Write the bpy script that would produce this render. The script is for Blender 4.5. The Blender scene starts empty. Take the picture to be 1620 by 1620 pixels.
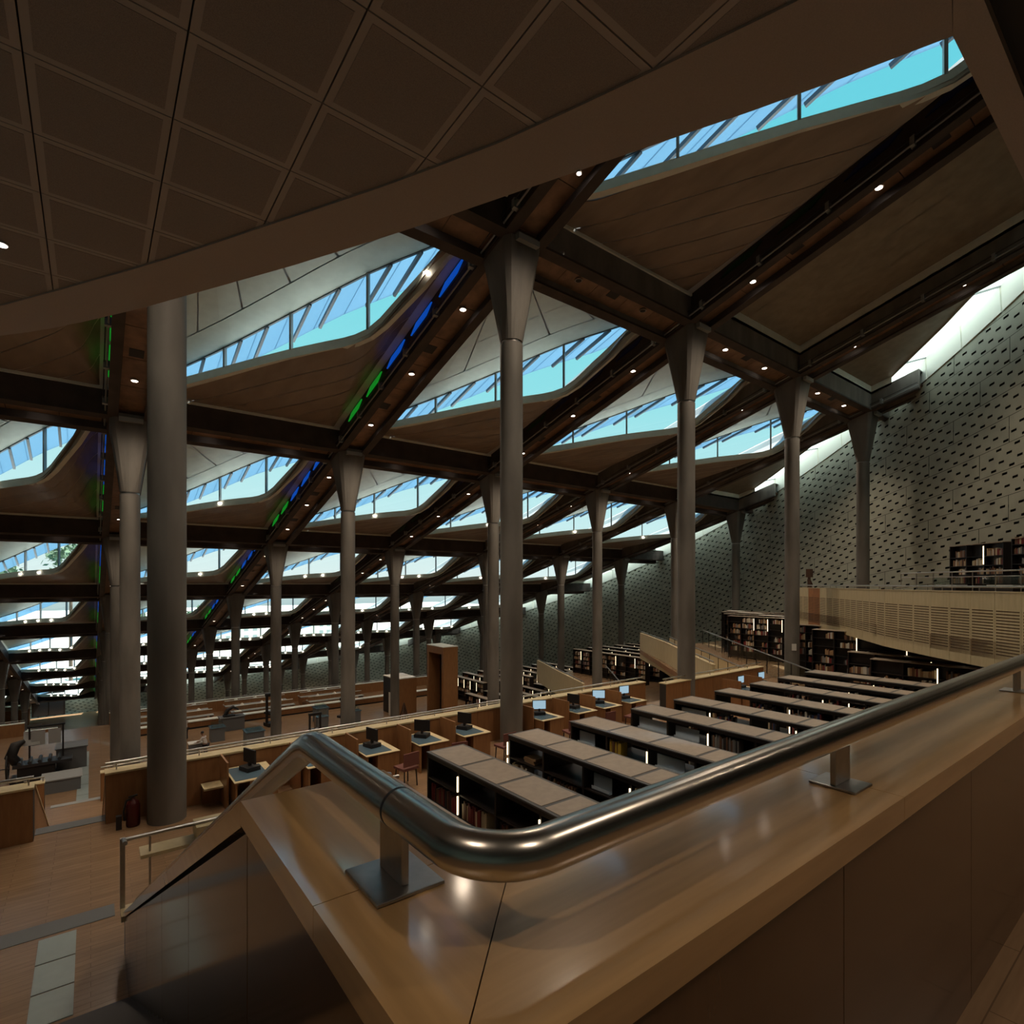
import bpy, math, random
from math import sin, cos, pi, sqrt, atan2, hypot, floor as ffloor
from mathutils import Vector, Matrix
R = random.Random(7)
SC = bpy.context.scene
COL = SC.collection

# ------------------------------------------------------------------ camera (eye at the origin, level)
F, CYP, YAW = 865.0, 923.5, 0.6564
cam_d = bpy.data.cameras.new('camera')
cam_d.sensor_fit = 'HORIZONTAL'; cam_d.sensor_width = 36.0
cam_d.lens = F / 1620.0 * 36.0
cam_d.shift_y = (CYP - 810.0) / 1620.0
cam_d.clip_start = 0.03; cam_d.clip_end = 2000
cam = bpy.data.objects.new('camera', cam_d); COL.objects.link(cam)
cam.location = (0, 0, 0); cam.rotation_euler = (pi / 2, 0, -YAW)
SC.camera = cam

# ------------------------------------------------------------------ world, sun, exposure
SC.view_settings.view_transform = 'Standard'; SC.view_settings.look = 'None'
SC.view_settings.gamma = 1.0; SC.view_settings.use_curve_mapping = False
SC.view_settings.exposure = 0.45
SC.cycles.use_denoising = True
SC.cycles.max_bounces = 10; SC.cycles.diffuse_bounces = 6; SC.cycles.glossy_bounces = 4
SC.cycles.transparent_max_bounces = 16
SC.cycles.sample_clamp_indirect = 6.0
SC.cycles.caustics_reflective = False; SC.cycles.caustics_refractive = False
W = bpy.data.worlds.new('world'); SC.world = W; W.use_nodes = True
wn = W.node_tree.nodes; wl = W.node_tree.links; wn.clear()
wo = wn.new('ShaderNodeOutputWorld'); wb = wn.new('ShaderNodeBackground')
wt = wn.new('ShaderNodeTexCoord'); wsx = wn.new('ShaderNodeSeparateXYZ'); wr = wn.new('ShaderNodeValToRGB')
wma = wn.new('ShaderNodeMapRange'); wma.inputs['From Min'].default_value = -0.25; wma.inputs['From Max'].default_value = 1.0
wl.new(wt.outputs['Generated'], wsx.inputs[0]); wl.new(wsx.outputs['Z'], wma.inputs['Value'])
wl.new(wma.outputs[0], wr.inputs[0]); wl.new(wr.outputs[0], wb.inputs[0]); wl.new(wb.outputs[0], wo.inputs[0])
e = wr.color_ramp.elements
e[0].position = 0.0; e[0].color = (0.30, 0.42, 0.42, 1)
e[1].position = 1.0; e[1].color = (0.13, 0.62, 0.80, 1)
for p, c in ((0.17, (0.50, 0.66, 0.66, 1)), (0.21, (0.82, 0.96, 0.94, 1)), (0.30, (0.62, 0.92, 0.94, 1)), (0.46, (0.32, 0.82, 0.88, 1)), (0.65, (0.17, 0.72, 0.84, 1))):
    k = e.new(p); k.color = c
wb.inputs['Strength'].default_value = 0.73
sun_d = bpy.data.lights.new('sun', 'SUN'); sun_d.energy = 11.0; sun_d.angle = 0.01; sun_d.color = (1.0, 0.93, 0.82)
sun = bpy.data.objects.new('sun', sun_d); COL.objects.link(sun)
sun.rotation_euler = Vector((-.42, .06, -.90)).to_track_quat('-Z', 'Y').to_euler()

LAMP_W, FILL_W = 420.0, 160.0   # watts of the hall downlights and of the added fill spots over the viewer

# ------------------------------------------------------------------ helpers
fx, fy = sin(YAW), cos(YAW)
def ray(x, y):
    l = (x - 810) / F
    return (fx + l * fy, fy - l * fx, -(y - CYP) / F)
def at(x, y, z):      # the point of a horizontal plane seen at photo pixel x, y
    r = ray(x, y); t = z / r[2]
    return (r[0] * t, r[1] * t)
def sl(c, y):         # height of the sloping roof system
    return c - SL * y
X0, Y0, SL = 1.338, -0.171, 0.278
def NX(i): return X0 + 9.6 * i
def NY(n): return Y0 + 14.4 * n
CB, CT = 14.72, 15.84           # beam underside and top (value at y = 0 of the slope)
WX, WY, WR = -15.4, 60.3, 74.0  # round wall

class MB:
    def __init__(s): s.v = []; s.f = []; s.m = []; s.sm = []
    def add(s, vs, fs, m=0, smooth=False):
        b = len(s.v); s.v += [tuple(p) for p in vs]
        for f in fs: s.f.append([b + i for i in f]); s.m.append(m); s.sm.append(smooth)
        return s
    def quad(s, a, b, c, d, m=0): return s.add([a, b, c, d], [(0, 1, 2, 3)], m)
    def poly(s, pts, m=0): return s.add(pts, [tuple(range(len(pts)))], m)
    def hexa(s, p, m=0):  # 8 points: bottom 4 ccw, top 4 ccw
        return s.add(p, [(3, 2, 1, 0), (4, 5, 6, 7), (0, 1, 5, 4), (1, 2, 6, 5), (2, 3, 7, 6), (3, 0, 4, 7)], m)
    def box(s, x0, y0, z0, x1, y1, z1, m=0):
        return s.hexa([(x0, y0, z0), (x1, y0, z0), (x1, y1, z0), (x0, y1, z0), (x0, y0, z1), (x1, y0, z1), (x1, y1, z1), (x0, y1, z1)], m)
    def sbox(s, x0, y0, c0, x1, y1, c1, m=0):   # box sheared along the roof slope
        return s.hexa([(x0, y0, sl(c0, y0)), (x1, y0, sl(c0, y0)), (x1, y1, sl(c0, y1)), (x0, y1, sl(c0, y1)),
                       (x0, y0, sl(c1, y0)), (x1, y0, sl(c1, y0)), (x1, y1, sl(c1, y1)), (x0, y1, sl(c1, y1))], m)
    def bar(s, a, b, w, h, m=0, up=(0, 0, 1)):
        a = Vector(a); b = Vector(b); d = (b - a).normalized(); u = Vector(up)
        r = d.cross(u)
        if r.length < 1e-4: r = Vector((1, 0, 0))
        r.normalize(); u = r.cross(d); r *= w / 2; u *= h / 2
        return s.hexa([a - r - u, a + r - u, b + r - u, b - r - u, a - r + u, a + r + u, b + r + u, b - r + u], m)
    def loft(s, rings, m=0, caps=True, smooth=False, closed=True):
        n = len(rings[0]); vs = [p for r in rings for p in r]; fs = []
        for k in range(len(rings) - 1):
            for i in range(n if closed else n - 1):
                j = (i + 1) % n; fs.append((k * n + i, k * n + j, (k + 1) * n + j, (k + 1) * n + i))
        s.add(vs, fs, m, smooth)
        if caps: s.add(rings[0], [tuple(range(n))[::-1]], m); s.add(rings[-1], [tuple(range(n))], m)
        return s
    def tube(s, pts, r, seg=8, m=0, caps=True):
        P = [Vector(p) for p in pts]; rings = []; prev = None
        for i, p in enumerate(P):
            a = P[i] - P[i - 1] if i else P[1] - P[0]
            b = P[i + 1] - P[i] if i < len(P) - 1 else a
            t = (a.normalized() + b.normalized()).normalized()
            if prev is None:
                q = Vector((0, 0, 1)) if abs(t.z) < .9 else Vector((1, 0, 0))
                u = t.cross(q).normalized()
            else: u = (prev - t * prev.dot(t)).normalized()
            prev = u; w = t.cross(u)
            k = 1 / max(.5, cos(a.angle(b) / 2)) if a.length and b.length else 1
            rr = r[i] if isinstance(r, (list, tuple)) else r
            rings.append([tuple(p + (u * cos(2 * pi * j / seg) + w * sin(2 * pi * j / seg)) * rr) for j in range(seg)])
        return s.loft(rings, m, caps, True)
    def cyl(s, x, y, z0, z1, r0, r1=None, seg=16, m=0, caps=True):
        r1 = r0 if r1 is None else r1
        ring = lambda z, r: [(x + r * cos(2 * pi * j / seg), y + r * sin(2 * pi * j / seg), z) for j in range(seg)]
        return s.loft([ring(z0, r0), ring(z1, r1)], m, caps, True)
    def lathe(s, prof, x=0, y=0, seg=12, m=0):
        return s.loft([[(x + r * cos(2 * pi * j / seg), y + r * sin(2 * pi * j / seg), z) for j in range(seg)] for r, z in prof], m, True, True)
    def mesh(s, name, mats):
        me = bpy.data.meshes.new(name); me.from_pydata(s.v, [], s.f)
        for m in (mats if isinstance(mats, (list, tuple)) else [mats]): me.materials.append(m)
        me.polygons.foreach_set('material_index', s.m); me.polygons.foreach_set('use_smooth', s.sm)
        me.update(); return me
    def obj(s, name, mats, parent=None, loc=None, rotz=0):
        return put(name, s.mesh(name, mats), parent, loc, rotz)
def put(name, me, parent=None, loc=None, rotz=0):
    o = bpy.data.objects.new(name, me); COL.objects.link(o)
    if parent: o.parent = parent
    if loc: o.location = loc
    if rotz: o.rotation_euler = (0, 0, rotz)
    return o
def thing(name, label, cat, loc=(0, 0, 0), rotz=0, group=None):
    o = put(name, None, None, loc, rotz); return tag(o, label, cat, group)
def tag(o, label, cat, group=None):
    o['label'] = label; o['category'] = cat
    if group: o['group'] = group
    return o
def struct(name, loc=(0, 0, 0)):
    o = put(name, None, None, loc); o['kind'] = 'structure'; return o
def stuff(o): o['kind'] = 'stuff'; return o
def kids(o, n=[0]):
    return CH.get(o.name, [])
def copy_tree(o, parent=None):
    c = o.copy(); COL.objects.link(c)
    if parent: c.parent = parent
    for ch in o.children: copy_tree(ch, c)
    return c
ORD = ['first', 'second', 'third', 'fourth', 'fifth', 'sixth', 'seventh', 'eighth', 'ninth', 'tenth', 'eleventh', 'twelfth', 'thirteenth', 'fourteenth']

# ------------------------------------------------------------------ materials
def mat(name, col, rough=.6, metal=0, noise=None, bump=0, spec=None, coat=0, emit=None, es=1, sc=(1, 1, 1), detail=4, coords='Object'):
    m = bpy.data.materials.new(name); m.use_nodes = True; nt = m.node_tree; b = nt.nodes['Principled BSDF']
    b.inputs['Base Color'].default_value = (*col, 1); b.inputs['Roughness'].default_value = rough; b.inputs['Metallic'].default_value = metal
    if spec is not None: b.inputs['Specular IOR Level'].default_value = spec
    if coat: b.inputs['Coat Weight'].default_value = coat; b.inputs['Coat Roughness'].default_value = .12
    if emit: b.inputs['Emission Color'].default_value = (*emit, 1); b.inputs['Emission Strength'].default_value = es
    if noise:
        scale, amt = noise
        tc = nt.nodes.new('ShaderNodeTexCoord'); mp = nt.nodes.new('ShaderNodeMapping'); mp.inputs['Scale'].default_value = sc
        nz = nt.nodes.new('ShaderNodeTexNoise'); nz.inputs['Scale'].default_value = scale; nz.inputs['Detail'].default_value = detail
        rp = nt.nodes.new('ShaderNodeValToRGB')
        rp.color_ramp.elements[0].position = .3; rp.color_ramp.elements[1].position = .7
        rp.color_ramp.elements[0].color = (*[c * (1 - amt) for c in col], 1)
        rp.color_ramp.elements[1].color = (*[min(1, c * (1 + amt)) for c in col], 1)
        nt.links.new(tc.outputs[coords], mp.inputs[0]); nt.links.new(mp.outputs[0], nz.inputs['Vector'])
        nt.links.new(nz.outputs['Fac'], rp.inputs[0]); nt.links.new(rp.outputs[0], b.inputs['Base Color'])
        if bump:
            bp = nt.nodes.new('ShaderNodeBump'); bp.inputs['Strength'].default_value = bump; bp.inputs['Distance'].default_value = .01
            nt.links.new(nz.outputs['Fac'], bp.inputs['Height']); nt.links.new(bp.outputs[0], b.inputs['Normal'])
    return m
M = {}
M['concrete'] = mat('concrete', (.17, .155, .14), .75, noise=(1.5, .28), bump=.3, sc=(1, 1, .35), detail=8)  # on ribs: pale copy for the beams that catch daylight
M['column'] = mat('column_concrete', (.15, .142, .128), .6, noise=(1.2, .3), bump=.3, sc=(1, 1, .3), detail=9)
M['beam'] = mat('beam_concrete_shaded', (.055, .042, .037), .7, noise=(1.5, .3), bump=.2, detail=6)  # same concrete, darkened for beams standing in shade
M['beamwood'] = mat('beam_wood', (.23, .14, .085), .45, noise=(2.5, .3), sc=(1, 1, 1), detail=6)
M['soffit'] = mat('white_soffit', (.56, .63, .55), .5, noise=(3, .05))
M['sill'] = mat('white_sill', (.78, .82, .76), .45, noise=(3, .05))
M['belly'] = mat('timber_soffit', (.27, .215, .17), .45, noise=(2.2, .18), sc=(1, .3, 1), detail=6)
M['slat'] = mat('slatted_soffit', (.27, .23, .175), .5, noise=(2, .15))
M['jointlight'] = mat('pale_joint', (.75, .68, .6), .7)
M['groove'] = mat('dark_joint', (.03, .025, .02), .8)
M['frame'] = mat('grey_frame', (.30, .32, .32), .4, metal=.3)
M['fin'] = mat('dark_fin', (.10, .12, .14), .5)

M['clad'] = mat('roof_cladding', (.60, .61, .62), .6, noise=(1, .06))
M['steel'] = mat('brushed_steel', (.60, .57, .52), .24, metal=1)
M['steeld'] = mat('satin_steel', (.42, .41, .40), .35, metal=1, noise=(20, .12))
M['black'] = mat('black_metal', (.012, .011, .012), .5)
M['darkshelf'] = mat('black_shelf', (.016, .012, .011), .45)
M['shelftop'] = mat('tan_linoleum', (.34, .28, .22), .38, noise=(9, .10), detail=8)
M['shelfedge'] = mat('grey_shelf_edge', (.09, .09, .09), .4)
M['lamp'] = mat('lamp_glow', (.9, .8, .7), .5, emit=(1, .86, .72), es=9)
M['lampring'] = mat('lamp_ring', (.35, .3, .26), .4)
M['strip'] = mat('strip_glow', (.9, .8, .6), .5, emit=(1, .80, .50), es=1.8)
M['luminaire'] = mat('luminaire_white', (.28, .29, .27), .5)
M['blue'] = mat('blue_glass_skyglow', (.01, .06, .5), .3, emit=(.004, .10, .62), es=.42)  # emission imitates the sky shining through the pane
M['green'] = mat('green_glass_skyglow', (.02, .4, .05), .3, emit=(.01, .42, .03), es=.32)  # glow painted in, as if backlit by the sky
M['bluedim'] = mat('blue_glass_shaded', (.01, .02, .12), .3)  # same blue pane in its shaded tone, without glow
M['greendim'] = mat('green_glass_shaded', (.01, .06, .02), .3)  # shaded tone of the green pane
M['wall'] = mat('stone_panel', (.34, .35, .285), .7, noise=(.8, .14), bump=.15, detail=8)
M['slot'] = mat('slot_black', (.006, .006, .006), .9)
M['upstand'] = mat('white_upstand', (.72, .74, .68), .6)
M['screen'] = mat('screen_glow', (.2, .3, .35), .3, emit=(.38, .58, .72), es=.55)
M['screengrey'] = mat('screen_off', (.14, .15, .17), .2)
M['paper'] = mat('paper_white', (.7, .7, .66), .6)
M['glasstop'] = mat('glass_desktop', (.09, .15, .20), .08, spec=.8)
M['grey'] = mat('grey_plinth', (.12, .13, .14), .6)
M['greylight'] = mat('grey_light', (.30, .31, .31), .5)
M['red'] = mat('red_paint', (.07, .006, .006), .35)
M['skin'] = mat('skin', (.24, .13, .08), .6)
M['shirt'] = mat('white_shirt', (.55, .53, .5), .8)
M['trousers'] = mat('black_trousers', (.012, .012, .016), .8)
M['hair'] = mat('black_hair', (.01, .008, .007), .6)
M['leaf'] = mat('leaf', (.12, .20, .13), .7, noise=(.6, .4))  # outdoor haze mixed into the green
M['trunk'] = mat('bark', (.10, .07, .05), .8)
M['stone'] = mat('facade_cream_hazed', (.80, .78, .70), .8, noise=(.1, .1))  # paled to paint distance haze into the wall colour
M['tile'] = mat('pale_tile', (.30, .36, .36), .3, noise=(5, .06))
M['stair'] = mat('dark_stair', (.035, .03, .03), .5)
M['tilerim'] = mat('tile_rim', (.40, .33, .28), .6)
M['tilefield'] = mat('tile_field', (.27, .215, .18), .7, noise=(160, .22), bump=.2, detail=2)
M['ceilband'] = mat('plaster_band', (.38, .30, .245), .6, noise=(90, .07))
M['lampsoft'] = mat('lamp_soft', (.9, .8, .7), .5, emit=(1, .9, .8), es=4)
M['gapglow'] = mat('pale_blue_gap_light', (.62, .74, .85), .5)  # painted as lit floor glimpsed between the shelves
M['woodwarm'] = mat('orange_wood_and_sheen', (.38, .15, .04), .5, noise=(3, .15))  # counter timber; on the balcony a reflection painted as wood
M['slotwood'] = mat('slot_shadow', (.10, .06, .03), .9)
M['bronze'] = mat('dark_bronze', (.06, .03, .018), .5)
M['press'] = mat('press_iron', (.05, .05, .055), .35, metal=.4)
M['tabletop'] = mat('pale_tabletop', (.42, .45, .46), .2)
M['ground'] = mat('ground', (.62, .64, .62), .9, noise=(.05, .2))
M['sea'] = mat('window_hazed', (.30, .36, .38), .3)  # window tone lifted by painted haze
M['brick'] = mat('red_fabric', (.14, .05, .04), .9)

def wood(name, a, b, rough, coat=0, grain=(1.2, 14, 14), plank=None, spec=.5, bump=0):
    m = bpy.data.materials.new(name); m.use_nodes = True; nt = m.node_tree; p = nt.nodes['Principled BSDF']
    p.inputs['Roughness'].default_value = rough; p.inputs['Specular IOR Level'].default_value = spec
    if coat: p.inputs['Coat Weight'].default_value = coat; p.inputs['Coat Roughness'].default_value = .10; p.inputs['Coat IOR'].default_value = 2.1
    tc = nt.nodes.new('ShaderNodeTexCoord'); mp = nt.nodes.new('ShaderNodeMapping'); mp.inputs['Scale'].default_value = grain
    nz = nt.nodes.new('ShaderNodeTexNoise'); nz.inputs['Scale'].default_value = 1.6; nz.inputs['Detail'].default_value = 5; nz.inputs['Roughness'].default_value = .55
    rp = nt.nodes.new('ShaderNodeValToRGB'); rp.color_ramp.elements[0].position = .3; rp.color_ramp.elements[1].position = .72
    rp.color_ramp.elements[0].color = (*a, 1); rp.color_ramp.elements[1].color = (*b, 1)
    L = nt.links; L.new(tc.outputs['Object'], mp.inputs[0]); L.new(mp.outputs[0], nz.inputs['Vector']); L.new(nz.outputs['Fac'], rp.inputs[0])
    out = rp.outputs[0]
    if plank:
        br = nt.nodes.new('ShaderNodeTexBrick'); br.inputs['Scale'].default_value = 1
        br.inputs['Brick Width'].default_value = plank[0]; br.inputs['Row Height'].default_value = plank[1]; br.inputs['Mortar Size'].default_value = .003
        br.inputs['Color1'].default_value = (1.06, 1.06, 1.06, 1); br.inputs['Color2'].default_value = (.90, .90, .90, 1); br.inputs['Mortar'].default_value = (.55, .55, .55, 1)
        mx = nt.nodes.new('ShaderNodeMix'); mx.data_type = 'RGBA'; mx.blend_type = 'MULTIPLY'; mx.inputs[0].default_value = 1
        L.new(tc.outputs['Object'], br.inputs['Vector']); L.new(rp.outputs[0], mx.inputs[6]); L.new(br.outputs['Color'], mx.inputs[7]); out = mx.outputs[2]
    L.new(out, p.inputs['Base Color'])
    if bump:
        bp = nt.nodes.new('ShaderNodeBump'); bp.inputs['Strength'].default_value = bump; bp.inputs['Distance'].default_value = .004
        L.new(nz.outputs['Fac'], bp.inputs['Height']); L.new(bp.outputs[0], p.inputs['Normal'])
    return m
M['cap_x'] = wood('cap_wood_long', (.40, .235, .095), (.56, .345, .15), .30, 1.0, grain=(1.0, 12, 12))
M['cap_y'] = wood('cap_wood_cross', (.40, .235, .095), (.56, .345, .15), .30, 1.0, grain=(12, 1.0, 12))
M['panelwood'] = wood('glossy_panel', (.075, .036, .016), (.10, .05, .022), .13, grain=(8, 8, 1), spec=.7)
M['woodplain'] = wood('oak_panel', (.23, .11, .045), (.31, .155, .065), .38, grain=(7, 7, 1))
M['woodlight'] = wood('pale_oak_panel', (.54, .45, .26), (.64, .54, .33), .45, grain=(6, 6, 1))
M['floor'] = wood('oak_floor', (.24, .15, .086), (.30, .19, .11), .25, grain=(1.3, 16, 3), plank=(1.1, .11))
def glass(name, tint=(.94, .98, .98), gl=.06):
    m = bpy.data.materials.new(name); m.use_nodes = True; nt = m.node_tree; nt.nodes.clear()
    o = nt.nodes.new('ShaderNodeOutputMaterial'); t = nt.nodes.new('ShaderNodeBsdfTransparent'); t.inputs[0].default_value = (*tint, 1)
    g = nt.nodes.new('ShaderNodeBsdfGlossy'); g.inputs['Roughness'].default_value = .03; mx = nt.nodes.new('ShaderNodeMixShader'); mx.inputs[0].default_value = gl
    nt.links.new(t.outputs[0], mx.inputs[1]); nt.links.new(g.outputs[0], mx.inputs[2]); nt.links.new(mx.outputs[0], o.inputs[0]); return m
M['glass'] = glass('window_glass')
def frosted(name, ta=(.95, 1, .98), tb=(.9, .95, .93)):
    m = bpy.data.materials.new(name); m.use_nodes = True; nt = m.node_tree; nt.nodes.clear()
    o = nt.nodes.new('ShaderNodeOutputMaterial'); t = nt.nodes.new('ShaderNodeBsdfTransparent'); t.inputs[0].default_value = (*ta, 1)
    g = nt.nodes.new('ShaderNodeBsdfTranslucent'); g.inputs[0].default_value = (*tb, 1); mx = nt.nodes.new('ShaderNodeMixShader'); mx.inputs[0].default_value = .5
    nt.links.new(t.outputs[0], mx.inputs[1]); nt.links.new(g.outputs[0], mx.inputs[2]); nt.links.new(mx.outputs[0], o.inputs[0]); return m
M['frost'] = frosted('frosted_glass')
M['caseglass'] = glass('case_glass', (.80, .88, .88), .12)
M['visor'] = frosted('fritted_glass', (.26, .42, .56), (.30, .42, .52))
M['railglass'] = glass('rail_glass', (.8, .86, .84), .08)

# ================================================================== ROOF
def inside(x, y, r): return (x - WX) ** 2 + (y - WY) ** 2 < r * r
def interp(tab, v):
    if v >= tab[0][0]: return tab[0][1]
    for (a, ca), (b, cb) in zip(tab, tab[1:]):
        if b <= v <= a: return ca + (cb - ca) * (a - v) / (a - b)
    return tab[-1][1]
GB = [(.925, 16.05), (.83, 15.74), (.70, 15.40), (.60, 15.15), (.51, 14.90), (.42, 14.60), (.375, 14.44), (.345, 14.37), (.315, 14.38), (.285, 14.56), (.25, 14.92), (.20, 15.42), (.145, 16.0), (.10, 16.18), (.055, 16.2)]
GT = [(.925, 16.2), (.7, 16.16), (.512, 16.27), (.4, 16.36), (.316, 16.40), (.23, 16.34), (.144, 16.24), (.055, 16.22)]
def DG(v, c): y = 14.4 * v; return (9.6 * (1 - v), y, sl(c, y))
KV = .335
VS = [g[0] for g in GB]
def lip():   # sill lower edge: the glass foot line moved 0.36 m square to itself within the glass plane
    q = [(-17.3 * v, sl(c, 14.4 * v)) for v, c in GB]; out = []
    for i, (h, z) in enumerate(q):
        a = q[max(0, i - 1)]; b = q[min(len(q) - 1, i + 1)]; dx, dz = b[0] - a[0], b[1] - a[1]; L = hypot(dx, dz)
        w = interp([(.925, .3), (.83, .38), (.33, .38), (.25, .46), (.20, .50), (.145, .42), (.055, .3)], GB[i][0])
        nx, nz = dz / L * w, -dx / L * w
        h2, z2 = h + nx, z + nz; v2 = -h2 / 17.3
        out.append((9.6 * (1 - v2), 14.4 * v2, z2))
    return out
LIP = lip()
NRM = (.832, .555, 0)
def off(p, d): return (p[0] + NRM[0] * d, p[1] + NRM[1] * d, p[2])
def lerp(a, b, t): return tuple(a[i] + (b[i] - a[i]) * t for i in range(3))
EX, EY = 8.56, 13.66
def edge_pt(k):   # where the belly sheet meets the beams, opposite lip point k
    v = VS[k]
    if v >= KV: t = (VS[0] - v) / (VS[0] - KV); x = .77 + (EX - .77) * t; return (x, EY, sl(15.82, EY))
    t = (KV - v) / (KV - VS[-1]); y = EY + (.8 - EY) * t; return (EX, y, sl(15.82, y))
VS_all = VS
KI = min(range(len(VS)), key=lambda k: abs(VS[k] - KV))
DL_ = [interp([(.925, -.16), (.5, -.16), (.2, -.10), (.055, -.09)], v) for v in VS]   # the sill leans inward
LO = [off(p, d + .02) for p, d in zip(LIP, DL_)]
CRN = (EX, EY, sl(15.82, EY))
def vadd(a, b, t=1): return tuple(a[i] + b[i] * t for i in range(3))
def belly_pt(k, s, dz=0):   # nested courses: beam edge - fold - beam edge, bowing with the lip
    rg = lerp(LO[KI], CRN, s)
    if k <= KI:
        t = (VS[0] - VS[k]) / (VS[0] - VS[KI]); e_ = (.77 + (EX - .77) * s, EY, sl(15.82, EY)); base = lerp(e_, rg, t); dev = vadd(LO[k], lerp(LO[0], LO[KI], t), -1)
        if k == 0: dev = vadd(LO[0], e_, -1) if s == 0 else (0, 0, 0)
    else:
        t = (VS[k] - VS[-1]) / (VS[KI] - VS[-1]); y = .8 + (EY - .8) * s; e_ = (EX, y, sl(15.82, y)); base = lerp(e_, rg, t); dev = vadd(LO[k], lerp(LO[-1], LO[KI], t), -1)
    p = vadd(base, dev, 1 - s if k else 1)
    return (p[0], p[1], p[2] - .10 * sin(pi * s) * (1 - abs(2 * ((k / KI) if k <= KI else (len(VS) - 1 - k) / (len(VS) - 1 - KI)) - 1)) + dz)
def belly_mesh(bands, name, m, dz=0):
    b = MB()
    for s0, s1 in bands:
        n = 3; rows = []
        for j in range(n + 1):
            s = s0 + (s1 - s0) * j / n; rows.append([belly_pt(k, s, dz) for k in range(len(VS))])
        vs = [p for r in rows for p in r]; w = len(VS)
        b.add(vs, [(j * w + k, j * w + k + 1, (j + 1) * w + k + 1, (j + 1) * w + k) for j in range(n) for k in range(w - 1)], 0, True)
    return b.mesh(name, m)
NB = 6
BOARDS = [belly_mesh([(k / NB + (.0035 if k else 0), (k + 1) / NB - (.0035 if k < NB - 1 else 0))], 'timber_board', M['belly']) for k in range(NB)]
BELLY = belly_mesh([(0, 1)], 'timber_soffit', M['belly'])
BACK = belly_mesh([(0, 1)], 'joint_backing', M['jointlight'], .025)
# sill
b = MB()
n = len(VS); T = [DG(v, c) for v, c in GB]
b.add([off(p, -.05) for p in T] + [off(p, d) for p, d in zip(LIP, DL_)], [(k, k + 1, n + k + 1, n + k) for k in range(n - 1)], 0, True)
b.add([off(p, .10) for p in T] + [off(p, .10) for p in LIP], [(k, k + 1, n + k + 1, n + k) for k in range(n - 1)])
b.add([off(p, -.06) for p in T] + [off(p, .10) for p in T], [(k, k + 1, n + k + 1, n + k) for k in range(n - 1)])
b.add([off(p, d) for p, d in zip(LIP, DL_)] + [off(p, .10) for p in LIP], [(k, k + 1, n + k + 1, n + k) for k in range(n - 1)])
SILL = b.mesh('sill', M['sill'])
MV = [.698, .511, .315, .13]
MULL = []
for v in MV:
    a, c = DG(v, interp(GB, v) - .03), DG(v, interp(GT, v) + .02)
    MULL.append(MB().bar(a, c, .09, .12, up=NRM).mesh('mullion', M['frame']))
PANES = []
for va, vb in zip([.925] + MV, MV + [.055]):
    vs = sorted({va, vb} | {v for v in VS if vb < v < va}, reverse=True)
    b = MB(); k = len(vs)
    b.add([DG(v, interp(GB, v)) for v in vs] + [DG(v, interp(GT, v)) for v in vs], [(j, j + 1, k + j + 1, k + j) for j in range(k - 1)])
    PANES.append(b.mesh('pane', M['glass']))
tops = [.925, .83, .7, .6, .512, .4, .316, .23, .144, .055]
b = MB()
for va, vb in zip(tops, tops[1:]): b.bar(DG(va, interp(GT, va)), DG(vb, interp(GT, vb)), .08, .07)
HEAD = b.mesh('head_rail', M['fin'])
b = MB()
for va, vb in zip(tops, tops[1:]):
    A, B = DG(va, interp(GT, va) + .06), DG(vb, interp(GT, vb) + .06)
    A2 = (A[0], A[1] + 2.3, A[2] - SL * 2.3); B2 = (B[0], B[1] + 2.3, B[2] - SL * 2.3)
    up = lambda p: (p[0], p[1], p[2] + .05)
    b.hexa([A, B, B2, A2, up(A), up(B), up(B2), up(A2)])
VISOR = b.mesh('visor', M['visor'])
FINS = []
for v in (.84, .76, .65, .575, .46, .385, .26, .19):
    A = DG(v, interp(GT, v) - .02); B = (A[0], A[1] + 2.2, A[2] - SL * 2.2)
    FINS.append(MB().bar(A, B, .10, .14).mesh('fin', M['fin']))
# upper soffit: smooth band beside the glass, then panels fanning to the inner corner
AP = (.74, .74, sl(15.88, .74))
def sof_pt(v, s, dz=0):
    D = off(DG(v, interp(GT, v)), -.02); p = lerp(D, AP, s); return (p[0], p[1], p[2] + dz)
def sof_piece(v0, v1, s0, s1, name, m, dz=0, n=4):
    b = MB(); rows = [[sof_pt(v0 + (v1 - v0) * k / n, s, dz) for k in range(n + 1)] for s in (s0, s1)]; w = n + 1
    b.add(rows[0] + rows[1], [(k, k + 1, w + k + 1, w + k) for k in range(n)], 0)
    return b.mesh(name, m)
SOF = [sof_piece(.925, .055, 0, .165, 'soffit_band', M['soffit'], n=14)]
vv = [.925, .78, .63, .48, .34, .20, .055]
for s0, s1 in ((.172, .40), (.405, .66), (.665, .97)):
    for va, vb in zip(vv, vv[1:]):
        g = .003; SOF.append(sof_piece(va - g, vb + g, s0, s1, 'soffit_panel', M['soffit'], n=2))
SOFALL = sof_piece(.925, .055, 0, 1, 'soffit', M['soffit'], n=14)
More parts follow.
